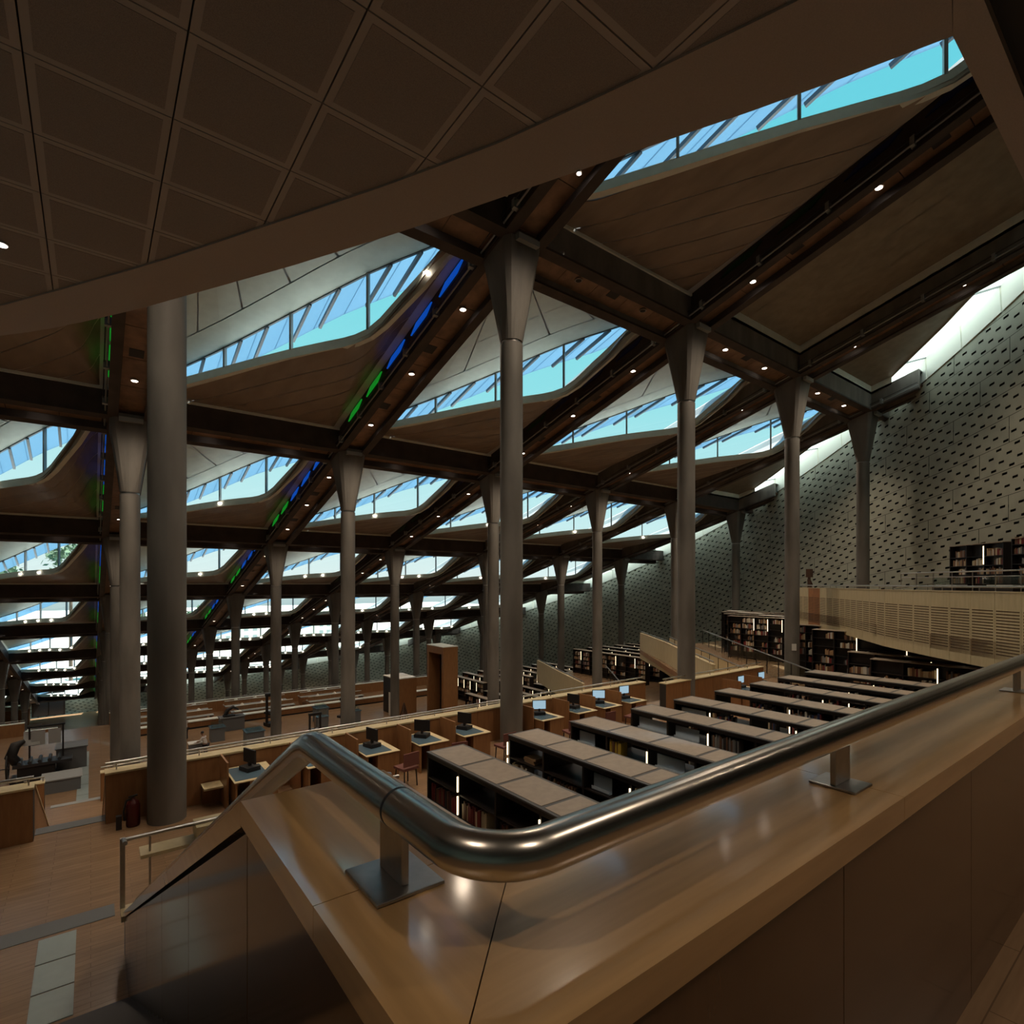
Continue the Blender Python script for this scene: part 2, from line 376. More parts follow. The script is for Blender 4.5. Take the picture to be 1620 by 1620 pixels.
# outside cladding plus the white skirts that close the soffit against the beams
b = MB()
rows = [[belly_pt(k, s, .14) for k in range(len(VS))] for s in (0, .25, .5, .75, 1)]; w = len(VS)
b.add([p for r in rows for p in r], [(j * w + k, j * w + k + 1, (j + 1) * w + k + 1, (j + 1) * w + k) for j in range(4) for k in range(w - 1)])
vt = [.925 + (.055 - .925) * k / 14 for k in range(15)]
b.add([sof_pt(v, 0, .15) for v in vt] + [sof_pt(v, 1, .15) for v in vt], [(k, k + 1, 16 + k, 15 + k) for k in range(14)])
b.sbox(EX - .03, .70, 15.80, 8.9, 13.75, 15.98); b.sbox(.7, 13.6, 15.80, 8.9, 13.8, 15.98)
CLAD = b.mesh('roof_cladding', M['clad'])
b = MB()
D0 = DG(.925, 16.22); D1 = DG(.055, 16.24)
b.quad((.76, .74, sl(15.78, .74)), (.76, 13.6, sl(15.78, 13.6)), (.76, 13.6, sl(16.25, 13.6)), (.76, .74, sl(15.95, .74)))
b.quad((.74, .76, sl(15.78, .76)), (9.0, .76, sl(15.78, .76)), (9.0, .76, sl(16.28, .76)), (.74, .76, sl(15.95, .76)))
b.sbox(.74, 13.60, 15.70, 8.86, 13.68, 15.84)
SKIRT = b.mesh('upstand', M['sill'])
LAMPM = {}
def sill_lamp(v):
    if v not in LAMPM:
        p = off(lerp(DG(v, interp(GB, v)), min(LIP, key=lambda q: abs(q[1] - 14.4 * v)), .5), -.15)
        t = Vector((-9.6, 14.4, 0)).normalized()
        LAMPM[v] = MB().bar(Vector(p) - t * .10, Vector(p) + t * .10, .06, .075, up=(0, 0, 1)).mesh('sill_lamp', M['lamp'])
    return LAMPM[v]
ceiling = struct('ceiling')
CLIPR = WR - 1.5
cell_state = {}
wnum = 0
def clip_circle(poly, cx, cy, r):
    N = 96
    for k in range(N):
        a = 2 * pi * (k + .5) / N; nx, ny = cos(a), sin(a); d = r * cos(pi / N); out = []
        for i in range(len(poly)):
            p, q = poly[i], poly[(i + 1) % len(poly)]
            fp = (p[0] - cx) * nx + (p[1] - cy) * ny - d; fq = (q[0] - cx) * nx + (q[1] - cy) * ny - d
            if fp <= 0: out.append(p)
            if (fp < 0 < fq) or (fq < 0 < fp):
                t = fp / (fp - fq); out.append((p[0] + (q[0] - p[0]) * t, p[1] + (q[1] - p[1]) * t))
        poly = out
        if len(poly) < 3: return []
    return poly
for n in range(0, 9):
    for i in range(-5, 6):
        x0, y0 = NX(i), NY(n); z0 = -SL * y0
        ins = [inside(x0 + a, y0 + b2, CLIPR - .3) for a, b2 in ((0, 0), (9.6, 0), (0, 14.4), (9.6, 14.4))]
        near = n <= 2 and -1 <= i <= 4
        seen = i >= -2
        if all(ins):
            wnum += 1; w = struct('window_%d' % wnum, (x0, y0, z0))
            for me in PANES: put('pane', me, w)
            for me in MULL: put('mullion', me, w)
            put('sill', SILL, w); put('head_rail', HEAD, w); put('visor', VISOR, w)
            if seen:
                if n <= 3:
                    for me in FINS: put('fin', me, w)
                for v in (((.17,) if i == 0 else ()) if n <= 1 else (.5,) if n == 2 else (.42, .55) if n == 3 else (.42, .53, .64) if n == 4 else (.30, .4, .5, .6, .7)):
                    put('sill_lamp', sill_lamp(v), w)
            if near:
                for me in BOARDS: put('timber_board', me, ceiling, (x0, y0, z0))
                put('joint_backing', BACK, ceiling, (x0, y0, z0))
                for me in SOF: put(me.name.split('.')[0], me, ceiling, (x0, y0, z0))
            else:
                put('timber_soffit', BELLY, ceiling, (x0, y0, z0)); put('soffit', SOFALL, ceiling, (x0, y0, z0))
            put('roof_cladding', CLAD, ceiling, (x0, y0, z0)); put('upstand', SKIRT, ceiling, (x0, y0, z0))
            if i + 1 in (0, 1, 2):   # coloured panes along the beam side, emitting in place of sky behind
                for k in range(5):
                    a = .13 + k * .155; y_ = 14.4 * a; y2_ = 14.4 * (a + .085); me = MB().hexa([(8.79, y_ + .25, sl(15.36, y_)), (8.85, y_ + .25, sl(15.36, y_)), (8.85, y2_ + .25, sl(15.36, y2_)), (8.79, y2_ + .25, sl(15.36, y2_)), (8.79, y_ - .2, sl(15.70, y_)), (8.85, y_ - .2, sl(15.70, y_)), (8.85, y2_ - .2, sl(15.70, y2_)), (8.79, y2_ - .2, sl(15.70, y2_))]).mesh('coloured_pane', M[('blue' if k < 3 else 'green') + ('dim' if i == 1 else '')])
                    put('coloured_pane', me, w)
            cell_state[i, n] = 1
        else:
            rect = [(x0 + .74, y0 + .74), (x0 + 8.86, y0 + .74), (x0 + 8.86, y0 + 13.66), (x0 + .74, y0 + 13.66)]
            pl = clip_circle(rect, WX, WY, CLIPR)
            if not pl: continue
            wd = 8.12 / 8
            for k in range(8):
                xa, xb = x0 + .74 + k * wd + .018, x0 + .74 + (k + 1) * wd - .018
                q = clip_circle([(xa, y0 + .74), (xb, y0 + .74), (xb, y0 + 13.66), (xa, y0 + 13.66)], WX, WY, CLIPR)
                if len(q) < 3: continue
                m = MB().poly([(p[0], p[1], sl(16.2, p[1])) for p in q][::-1]); m.poly([(p[0], p[1], sl(16.225, p[1])) for p in q])
                o = m.obj('slatted_board' if near else 'slatted_soffit', M['slat'], ceiling)
            b = MB(); b.poly([(p[0], p[1], sl(16.4, p[1])) for p in pl])
            b.poly([(p[0], p[1], sl(16.33, p[1])) for p in pl])
            b.obj('roof_cladding', M['clad'], ceiling)
            if near: MB().poly([(p[0], p[1], sl(16.275, p[1])) for p in pl][::-1]).obj('joint_backing', M['jointlight'], ceiling)
            b = MB()
            for j in range(len(pl)):
                p, q = pl[j], pl[(j + 1) % len(pl)]
                b.quad((p[0], p[1], sl(15.7, p[1])), (q[0], q[1], sl(15.7, q[1])), (q[0], q[1], sl(16.4, q[1])), (p[0], p[1], sl(16.4, p[1]))) if (abs(p[0] - q[0]) < 1e-6 or abs(p[1] - q[1]) < 1e-6) else b.quad((p[0], p[1], sl(16.12, p[1])), (q[0], q[1], sl(16.12, q[1])), (q[0], q[1], sl(16.4, q[1])), (p[0], p[1], sl(16.4, p[1])))
            b.obj('upstand', M['sill'], ceiling)
            cell_state[i, n] = 2
# roof over the strip behind the viewer
b = MB(); b.hexa([(-50, -13, sl(15.9, -13)), (30, -13, sl(15.9, -13)), (30, -.9, sl(15.9, -.9)), (-50, -.9, sl(15.9, -.9)), (-50, -13, sl(16.2, -13)), (30, -13, sl(16.2, -13)), (30, -.9, sl(16.2, -.9)), (-50, -.9, sl(16.2, -.9))])
b.obj('rear_soffit', M['slat'], ceiling)

# beams
def circ_y(x):   # y range of the round wall at x
    d = WR * WR - (x - WX) ** 2
    if d <= 0: return None
    return WY - sqrt(d), WY + sqrt(d)
def circ_x(y):
    d = WR * WR - (y - WY) ** 2
    return WX + sqrt(max(0, d))
for i in range(-5, 6):
    x = NX(i); yr = circ_y(x)
    ya, yb = max(-13, yr[0] + .05), yr[1] - .05
    B = put('sloping_beam', None, ceiling)
    b = MB()
    for s in (-1, 1):
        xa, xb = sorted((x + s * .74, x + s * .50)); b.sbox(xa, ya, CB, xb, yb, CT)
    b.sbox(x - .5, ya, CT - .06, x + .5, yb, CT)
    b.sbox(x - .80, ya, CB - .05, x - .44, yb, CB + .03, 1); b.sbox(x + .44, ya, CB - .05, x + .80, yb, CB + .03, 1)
    b.obj('beam_rib', [M['concrete'] if i >= 3 else M['beam'], M['beam']], B)  # right-hand beams get the lit tone, the others the shaded one
    nn = 0
    y = max(ya, NY(0) - .7)
    b = MB()
    while y < yb:
        y2 = min(yb, y + 1.8)
        if i >= -1 and y < 46: MB().sbox(x - .5, y + .015, 15.0, x + .5, y2 - .015, 15.05).obj('beam_panel', M['beamwood'], B)
        else: b.sbox(x - .5, y + .015, 15.0, x + .5, y2 - .015, 15.05)
        y = y2
    if b.v: stuff(b.obj('beam_panel', M['beamwood'], B))
    if -1 <= i <= 4:    # cable conduit with clips
        y1 = min(yb, 72)
        MB().tube([(x - .87, ya, sl(14.86, ya)), (x - .87, y1, sl(14.86, y1))], .035, 6).obj('conduit', M['frame'], B); MB().tube([(x - .95, ya, sl(15.0, ya)), (x - .95, y1, sl(15.0, y1))], .02, 6).obj('cable', M['black'], B)
        y = NY(0) + 1
        while y < min(y1, 45):
            if y > ya: MB().sbox(x - .98, y, 14.78, x - .72, y + .12, 15.06).obj('clip', M['frame'], B)
            y += 2.4
for n in range(0, 10):
    y = NY(n)
    if y > WY + WR - 2: continue
    for i in range(-5, 6):
        x0, x1 = NX(i) + .74, NX(i + 1) - .74
        xe = circ_x(y) - .05
        if x0 > xe: continue
        x1 = min(x1, xe)
        if x1 - x0 < .3: continue
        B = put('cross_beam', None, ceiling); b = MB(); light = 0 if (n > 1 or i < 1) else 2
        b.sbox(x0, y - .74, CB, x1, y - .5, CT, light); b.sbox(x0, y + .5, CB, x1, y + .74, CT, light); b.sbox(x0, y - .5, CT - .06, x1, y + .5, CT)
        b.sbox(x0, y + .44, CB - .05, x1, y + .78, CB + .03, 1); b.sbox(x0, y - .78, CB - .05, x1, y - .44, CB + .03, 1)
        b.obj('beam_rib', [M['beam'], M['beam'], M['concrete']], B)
        L = x1 - x0; k = max(1, round(L / 1.6))
        if n <= 2 and i >= -1:
            for j in range(k): MB().sbox(x0 + L * j / k + .01, y - .5, 15.0, x0 + L * (j + 1) / k - .01, y + .5, 15.05).obj('beam_panel', M['beamwood'], B)
        else: MB().sbox(x0, y - .5, 15.0, x1, y + .5, 15.05).obj('beam_panel', M['beamwood'], B)
        if n <= 3 and i >= -1 and L > 6:
            MB().sbox(x0 + L * .48, y - .28, 14.985, x0 + L * .48 + .5, y + .12, 15.0).obj('air_vent', M['black'], B)
# slope beam vents
for i in range(-1, 5):
    for n in range(0, 4):
        for v in (.36, .66):
            y = NY(n) + 14.4 * v; yr = circ_y(NX(i))
            if y > yr[0] + 1 and y > 1: MB().sbox(NX(i) - .25, y, 14.985, NX(i) + .2, y + .45, 15.0).obj('air_vent', M['black'], ceiling)

# downlights (things that hang in the beams)
def downlight_mesh(on):
    b = MB(); b.cyl(0, 0, -.05, .0, .15, .13, 14, 1); b.cyl(0, 0, -.062, -.048, .105, .105, 14, 0); return b.mesh('downlight', [M['lamp'] if on else M['black'], M['lampring']])
DL, DLo = downlight_mesh(True), downlight_mesh(False)
cnt = 0
for n in range(0, 9):
    for i in range(-2, 6):
        x, y = NX(i), NY(n)
        sp = [(x, y + 14.4 * v) for v in (.205, .49, .79)] + [(x + 9.6 * u, y) for u in (.32, .695)]
        for k, (px, py) in enumerate(sp):
            if not inside(px, py, WR - 1) or py < 3: continue
            if k > 2 and n == 0: continue
            if k < 3 and circ_y(x)[0] > py: continue
            on = not (k > 2 and n == 1 and i == 1) and not (k < 3 and n >= 3 and k == 1 and i % 2)
            cnt += 1
            if cnt > 290: continue
            o = put('downlight', DL if on else DLo, None, (px, py, sl(14.99, py)))
            w_ = 'lit' if on else 'unlit'
            if k < 3: tag(o, '%s downlight, %s of three, %s sloping beam from the left, %s bay down' % (w_, ('upper', 'middle', 'lower')[k], ORD[i + 2], ORD[n]), 'light', w_ + ' downlights in the sloping beams')
            else: tag(o, '%s downlight, %s of a pair, %s crossbeam from the viewer, %s bay from the left' % (w_, ('left', 'right')[k - 3], ORD[n - 1], ORD[i + 2]), 'light', w_ + ' downlights in the crossbeams')

# perimeter rooflight and white upstand over the round wall
ring = struct('trim_1')
th0, th1 = math.radians(-60), math.radians(128)
NSEG = 84
for k in range(NSEG):
    a, c = th0 + (th1 - th0) * k / NSEG, th0 + (th1 - th0) * (k + 1) / NSEG
    P = lambda r, t, cc: (WX + r * cos(t), WY + r * sin(t), sl(cc, WY + r * sin(t)))
    g = .0007
    b = MB(); b.hexa([P(WR - .06, a + g, 15.2), P(WR - .06, c - g, 15.2), P(WR + .2, c - g, 15.2), P(WR + .2, a + g, 15.2), P(WR - .12, a + g, 16.5), P(WR - .12, c - g, 16.5), P(WR + .2, c - g, 16.5), P(WR + .2, a + g, 16.5)])
    b.obj('upstand', M['upstand'], ring)
    MB().quad(P(CLIPR - .1, a, 16.42), P(CLIPR - .1, c, 16.42), P(WR, c, 16.5), P(WR, a, 16.5)).obj('pane', M['frost'], ring)
    if k % 2 == 0: MB().bar(P(CLIPR, a, 16.38), P(WR - .1, a, 16.46), .06, .1).obj('glazing_bar', M['frame'], ring)

# ------------------------------------------------------------------ columns
TZ = {1: -5.2, 2: -11.6, 3: -11.6, 4: -14.6, 5: -17.6, 6: -20.6, 7: -23.0, 8: -24.5}
def floor_z(n): return TZ.get(n, -24.5)
def cap_mesh():
    rings = []
    def ring(t):   # t 0 (round foot) .. 1 (square head)
        out = []
        for k in range(24):
            a = 2 * pi * (k + .5) / 24; ca, sa = cos(a), sin(a)
            rr = .372; sq = .76 / max(abs(ca), abs(sa)); sq = min(sq, 1.0)
            r = rr + (sq - rr) * t; x, y = r * ca, r * sa; z = 2.98 * t - SL * y * t
            out.append((x, y, z))
        return out
    b = MB(); b.loft([ring(t) for t in (0, .05, .3, .6, .97, 1.0)], 0, True, False); return b.mesh('capital', M['column'])
CAPM = cap_mesh()
COLM = MB().cyl(0, 0, -.02, .10, .345, .345, 24).mesh('collar', M['steeld'])
LUM = MB().box(-.42, -.16, -.09, .42, .02, .09).mesh('wall_light', M['luminaire'])
colbases = {}
rowname = {1: 'nearest row', 2: 'second row', 3: 'third row', 4: 'fourth row', 5: 'fifth row', 6: 'sixth row', 7: 'seventh row', 8: 'farthest row', 9: 'ninth row'}
for n in range(1, 9):
    idx = [i for i in range(-2, 6) if inside(NX(i), NY(n), WR - .8)]
    vis = idx
    for k, i in enumerate(vis):
        x, y = NX(i), NY(n); zc = sl(11.78, y); zb = floor_z(n)
        if n == 1 and i == 4: zb = -1.2
        t = thing('column', 'round concrete column with flared head, %s from the left in the %s of columns' % (ORD[k], rowname[n]), 'column', (x, y, zb), 0, 'concrete columns under the roof')
        MB().cyl(0, 0, 0, zc - zb, .372, .372, 28, 0).obj('shaft', M['column'], t)
        put('collar', COLM, t, (0, 0, zc - zb)); put('capital', CAPM, t, (0, 0, zc - zb + .08))
        if n <= 3: put('wall_light', LUM, t, (0, -.78, sl(CB, y - .8) - zb - .16))
        colbases[i, n] = zb

# ================================================================== ROUND WALL
wall_r = struct('wall_right')
S0, S1 = -76.0, 142.0
gs = {}
def build_G():
    s = S0 - 8; z = 0; tab = []
    while s <= S1 + 10:
        tab.append((s, z)); th = math.degrees(s / WR)
        k = .42 if th < -43 else .42 + (th + 43) / 13 * .48 if th < -30 else 1.0
        z -= SL * max(cos(s / WR), -.2) * k * .25; s += .25
    return tab
GTAB = build_G()
def Gz(s):
    k = (s - (S0 - 8)) / .25; i = max(0, min(len(GTAB) - 2, int(k))); a, b = GTAB[i][1], GTAB[i + 1][1]
    return a + (b - a) * (k - i)
G_OFF = 6.13 - Gz(-52.5)
def wall_floor(y):
    return -1.9 if y < 4 else -6 if y < 20 else -9 if y < 36 else -12.2 if y < 56 else -15.2 if y < 65 else -18.2 if y < 79 else -21.2 if y < 93 else -25
def wp(s, z, d=0):
    t = s / WR; return (WX + (WR - d) * cos(t), WY + (WR - d) * sin(t), z)
PH, PL, SS = 1.27, 6.1, 1.22
def wall_panel(sa, k):
    b = MB(); sb = sa + PL - .035; any_ = False
    for r in range(4):
        fr = (.73, .16, .59, .02)[r]
        sl_ = [(sa + (j + fr) * SS, sa + (j + fr) * SS + .35) for j in range(5) if (j + fr) * SS + .38 < PL]
        cuts = sorted({sa, sb} | {c for q in sl_ for c in q if c < sb})
        hh = PH / 4; off0 = -k * PH - r * hh - (.012 if r == 0 else 0); off1 = -k * PH - (r + 1) * hh + (.012 if r == 3 else 0)
        m0 = -k * PH - r * hh - hh * .33; m1 = m0 - .115
        tt = {}
        def P(s, o, d=0):
            z = Gz(s) + G_OFF + o; p = wp(s, z, d); top = sl(15.25, p[1]); bot = wall_floor(p[1])
            return (p[0], p[1], max(bot, min(top, z)))
        for a, c in zip(cuts, cuts[1:]):
            y = wp(a, 0)[1]
            zt = Gz(a) + G_OFF + off0; zb = Gz(a) + G_OFF + off1
            if zb > sl(15.25, y) or zt < wall_floor(y): continue
            any_ = True
            full = zt < sl(15.25, y) - .05 and Gz(c) + G_OFF + off0 < sl(15.25, wp(c, 0)[1]) - .05
            isslot = any(abs(a - q[0]) < 1e-6 for q in sl_) and full
            if isslot:
                b.quad(P(a, m0), P(c, m0), P(c, off0), P(a, off0)); b.quad(P(a, off1), P(c, off1), P(c, m1), P(a, m1))
                D = -.16
                b.quad(P(a, m1, D), P(c, m1, D), P(c, m0, D), P(a, m0, D), 1)
                b.quad(P(a, m0), P(a, m1), P(a, m1, D), P(a, m0, D), 1); b.quad(P(c, m1), P(c, m0), P(c, m0, D), P(c, m1, D), 1)
                b.quad(P(a, m1), P(c, m1), P(c, m1, D), P(a, m1, D), 1); b.quad(P(c, m0), P(a, m0), P(a, m0, D), P(c, m0, D), 1)
            else: b.quad(P(a, off1), P(c, off1), P(c, off0), P(a, off0))
    return b if any_ else None
pn = 0
rest = MB()
for k in range(-14, 26):
    sa = S0 + ((-52.4 + k * 2.05 - S0) % PL) - PL
    while sa < S1:
        b = wall_panel(sa, k)
        if b:
            pn += 1
            if pn <= 298: b.obj('stone_panel', [M['wall'], M['slot']], wall_r)
            else: rest.add(b.v, [], 0); base_ = len(rest.v) - len(b.v); rest.f += [[base_ + q for q in f] for f in b.f]; rest.m += b.m; rest.sm += b.sm
        sa += PL
if rest.v: stuff(rest.obj('stone_panel', [M['wall'], M['slot']], wall_r))
# backing just behind the panels and the plain wall farther round
b = MB(); q = []
for k in range(120):
    s = S0 - 6 + (S1 + 6 - S0 + 6) * k / 119; p = wp(s, 0, -.22); q.append((p[0], p[1], sl(15.3, p[1])))
b.add([(p[0], p[1], -26) for p in q] + q, [(k, k + 1, 121 + k, 120 + k) for k in range(119)])
b.obj('wall_core', M['slot'], wall_r)
wl_ = struct('wall_left')
MB().box(-47, -13, -26, -46.6, 134, 20).obj('wall_face', M['wall'], wl_)
wb_ = struct('wall_back')
MB().box(-47, -13.4, -8, 32, -13, 20).obj('wall_face', M['wall'], wb_)
MB().box(23.6, -13, -8, 24.0, -2.2, 20).obj('wall_face', M['wall'], wb_)

# ================================================================== FLOORS OF THE TERRACES
def slab(name, poly, z, th, m, side=None):
    b = MB(); n = len(poly)
    b.poly([(x, y, z) for x, y in poly]); b.poly([(x, y, z - th) for x, y in poly][::-1])
    for i in range(n):
        p, q = poly[i], poly[(i + 1) % n]; b.quad((p[0], p[1], z - th), (q[0], q[1], z - th), (q[0], q[1], z), (p[0], p[1], z), 1)
    o = b.obj(name, [m, side or M['woodplain']]); o['kind'] = 'structure'; return o
STY0, STY1 = 2.1, 8.4     # flight of stairs beside the viewer
slab('floor', [(-8, -12), (28, -12), (28, .62), (.38, .62), (.38, STY0), (-8, STY0)], -1.65, .3, M['floor'])
slab('floor', [(-46, 2.0), (38, 2.0), (43, 11), (45, 15.3), (-46, 15.3)], -5.2, .3, M['floor'])
slab('floor', [(-46, 15.3), (45, 15.3), (49, 27), (-46, 27)], -8.4, .3, M['floor'])
def wx(y): return WX + sqrt(WR * WR - (y - WY) ** 2) - .1
slab('floor', [(-46, 27), (wx(27), 27), (wx(55), 56), (-46, 56)], -11.6, .3, M['floor'])
for ya, yb, z in ((56, 65, -14.6), (65, 79, -17.6), (79, 93.5, -20.6), (93.5, 109, -23.0)):
    slab('floor', [(-46, ya), (min(wx(ya), wx(yb)), ya), (min(wx(ya), wx(yb)), yb), (-46, yb)], z, .3, M['floor'])
slab('floor', [(-46, 109), (wx(109), 109), (wx(125), 125), (0, 132.5), (-46, 127)], -24.5, .3, M['floor'])
# risers under the terrace edges
rs = struct('trim_2')
for y, za, zb in ((15.3, -5.5, -8.4), (27, -8.7, -11.6), (56, -11.9, -14.6), (65, -14.9, -17.6), (79, -17.9, -20.6), (93.5, -20.9, -23.0), (109, -23.3, -24.5)):
    MB().box(-46, y - .12, zb, min(wx(y), 60), y - .02, za).obj('riser', M['woodplain'], rs)
# metal nosings, floor strip and mat on the first terrace
tr = struct('trim_3')
MB().box(-9, 10.58, -5.2, .30, 10.98, -5.192).obj('nosing', M['grey'], tr)
MB().box(-.95, 14.95, -5.2, .3, 15.32, -5.19).obj('nosing', M['grey'], tr)
MB().box(-1.2, 26.7, -8.4, .3, 27.0, -8.39).obj('nosing', M['greylight'], tr)
y = 8.45
while y < 10.5: MB().box(-.60, y, -5.2, -.17, y + .66, -5.188).obj('floor_light_tile', M['tile'], tr); y += .69
for ya, yb, z in ((28.5, 46, -11.6),):
    y = ya
    while y < yb: MB().box(-.62, y, z, -.1, y + 1.9, z + .012).obj('floor_light_tile', M['tile'], tr); y += 1.94
# stairs beside the viewer
st = struct('trim_4')
ns = 21
for k in range(ns):
    z = -1.65 - 3.55 * (k + 1) / (ns + 0.0); y = STY0 + (STY1 - STY0) * k / ns
    if k == ns - 1: break
    b = MB(); b.box(-3.4, y, z - .17, .37, y + (STY1 - STY0) / ns + .02, z); b.obj('step', M['stair'], st)
    b = MB()
    for g in range(4): b.box(-3.38, y + .04 + g * .065, z, .36, y + .07 + g * .065, z + .004)
    stuff(b.obj('step_groove', M['black'], st))
# flights down the central aisle
def flight(x0, x1, ya, yb, za, zb, ns, name='aisle_step'):
    for k in range(ns - 1):
        z = za + (zb - za) * (k + 1) / ns; y = ya + (yb - ya) * k / ns
        MB().box(x0, y, z - .2, x1, y + (yb - ya) / ns + .01, z).obj(name, M['floor'], st)
flight(-.9, .25, 15.3, 21, -5.2, -8.4, 19); flight(-1.2, .3, 27, 32.5, -8.4, -11.6, 19)

# right hand cantilevered decks
def deck(line, z, ext, name='floor'):
    return slab(name, line + ext, z, .3, M['floor'], M['woodlight'])

# ================================================================== CEILING OVER THE VIEWER
HC = 5.0
outer = [(-14.0, 27.6)] + [at(x, y, HC) for x, y in ((0, 530), (95, 515), (154, 499), (217, 487), (292, 464), (460, 418), (640, 362), (810, 302), (1000, 237), (1265, 145))] + [(6.196, 1.49)]
inner = [(-14.0, 26.6)] + [at(x, y, HC) for x, y in ((0, 482), (120, 449), (240, 415), (420, 355), (640, 280), (810, 214), (1025, 112))] + [(5.15, 1.25)]
def convex(pl):
    out = []
    for p in pl:
        while len(out) > 1 and (out[-1][0] - out[-2][0]) * (p[1] - out[-1][1]) - (out[-1][1] - out[-2][1]) * (p[0] - out[-1][0]) > 0: out.pop()
        out.append(p)
    return out
outer, inner = convex(outer), convex(inner)
low = struct('ceiling')
def halfclip(poly, lines):
    for (ax, ay), (bx, by) in lines:   # keep the left of a->b
        out = []
        for i in range(len(poly)):
            p, q = poly[i], poly[(i + 1) % len(poly)]
            fp = (bx - ax) * (p[1] - ay) - (by - ay) * (p[0] - ax); fq = (bx - ax) * (q[1] - ay) - (by - ay) * (q[0] - ax)
            if fp >= 0: out.append(p)
            if fp * fq < 0:
                t = fp / (fp - fq); out.append((p[0] + (q[0] - p[0]) * t, p[1] + (q[1] - p[1]) * t))
        poly = out
        if len(poly) < 3: return []
    return poly
def prism(b, poly, z0, z1, m=0, mside=None):
    n = len(poly); b.poly([(x, y, z0) for x, y in poly][::-1], m); b.poly([(x, y, z1) for x, y in poly], m)
    for i in range(n):
        p, q = poly[i], poly[(i + 1) % n]; b.quad((p[0], p[1], z0), (q[0], q[1], z0), (q[0], q[1], z1), (p[0], p[1], z1), m if mside is None else mside)
inv = list(reversed(inner))   # runs from the corner outwards: interior on the left
lines = [(inv[i], inv[i + 1]) for i in range(len(inv) - 1)]
def shrink(poly, d):
    cx = sum(p[0] for p in poly) / len(poly); cy = sum(p[1] for p in poly) / len(poly); out = []
    for p in poly:
        L = hypot(p[0] - cx, p[1] - cy); k = max(0, (L - d * 1.35) / L); out.append((cx + (p[0] - cx) * k, cy + (p[1] - cy) * k))
    return out
TX0, TY0, TP = -.51, 3.37, 1.21
def add_tile(q, fld):
    b = MB(); prism(b, q, HC + .0, HC + .06, 0)
    if len(fld) >= 3: prism(b, fld, HC - .004, HC, 1)
    b.obj('ceiling_tile', [M['tilerim'], M['tilefield']], low)
nt_ = 0
for ix in range(-11, 14):
    for iy in range(-7, 19):
        xa, ya = TX0 + ix * TP + .008, TY0 + iy * (TP * .967) + .008
        xb, yb = xa + TP - .016, ya + TP * .967 - .016
        sq = [(xa, ya), (xb, ya), (xb, yb), (xa, yb)]; fs = [(xa + .075, ya + .075), (xb - .075, ya + .075), (xb - .075, yb - .075), (xa + .075, yb - .075)]
        for part in (0, 1):
            hl = lines + [((5.5, -20), (5.5, 40))] if part == 0 else [((5.516, 40), (5.516, -20)), ((40, 1.25), (-20, 1.25))]
            q, fld = halfclip(sq, hl), halfclip(fs, hl)
            if len(q) < 3: continue
            if ix < -5 or iy < 0: 
                if (ix < -5 and iy < 6) or iy < -1: continue
            add_tile(q, fld); nt_ += 1
# smooth band along the curved edge, with its fascia
band = [(p, q) for p, q in zip(outer, outer[1:])]
b = MB(); n = 40
def samp(pl, t):
    L = [0]
    for p, q in zip(pl, pl[1:]): L.append(L[-1] + hypot(q[0] - p[0], q[1] - p[1]))
    d = t * L[-1]
    for k in range(len(pl) - 1):
        if d <= L[k + 1] + 1e-9:
            u = (d - L[k]) / (L[k + 1] - L[k]); return (pl[k][0] + (pl[k + 1][0] - pl[k][0]) * u, pl[k][1] + (pl[k + 1][1] - pl[k][1]) * u)
    return pl[-1]
inner_off = inner
for k in range(n):
    o0, o1 = samp(outer, k / n), samp(outer, (k + 1) / n); i0, i1 = samp(inner_off, k / n), samp(inner_off, (k + 1) / n)
    b.hexa([(*i0, HC - .03), (*o0, HC - .03), (*o1, HC - .03), (*i1, HC - .03), (*i0, HC + .5), (*o0, HC + .5), (*o1, HC + .5), (*i1, HC + .5)])
b.obj('edge_band', M['ceilband'], low)
b = MB(); prism(b, [(5.15, 1.235), (24, 1.235), (24, 1.49), (6.196, 1.49)], HC - .03, HC + .5); b.obj('edge_band', M['ceilband'], low)
b = MB(); prism(b, halfclip([(-14, -12), (5.5, -12), (5.5, 30), (-14, 30)], lines), HC + .08, HC + .55); b.box(5.5, -12, HC + .08, 24, 1.26, HC + .55)
b.obj('ceiling_void', M['groove'], low)
b = MB(); px, py = at(2, 384, HC); b.cyl(0, 0, -.03, 0, .09, .09, 18, 1); b.cyl(0, 0, -.036, -.028, .07, .07, 18, 0)
tag(b.obj('downlight', [M['lampsoft'], M['lampring']], None, (px, py, HC - .004)), 'large round lit downlight in the tiled ceiling at the left edge of the view', 'light')
px, py = at(916, 268, HC)
b = MB(); b.cyl(0, 0, -.02, 0, .035, .03, 14, 1); b.cyl(0, 0, -.026, -.018, .026, .026, 14, 0)
tag(b.obj('downlight', [M['lamp'], M['lampring']], None, (px, py, HC - .03)), 'tiny lit spotlight in the smooth curved edge of the ceiling', 'light')

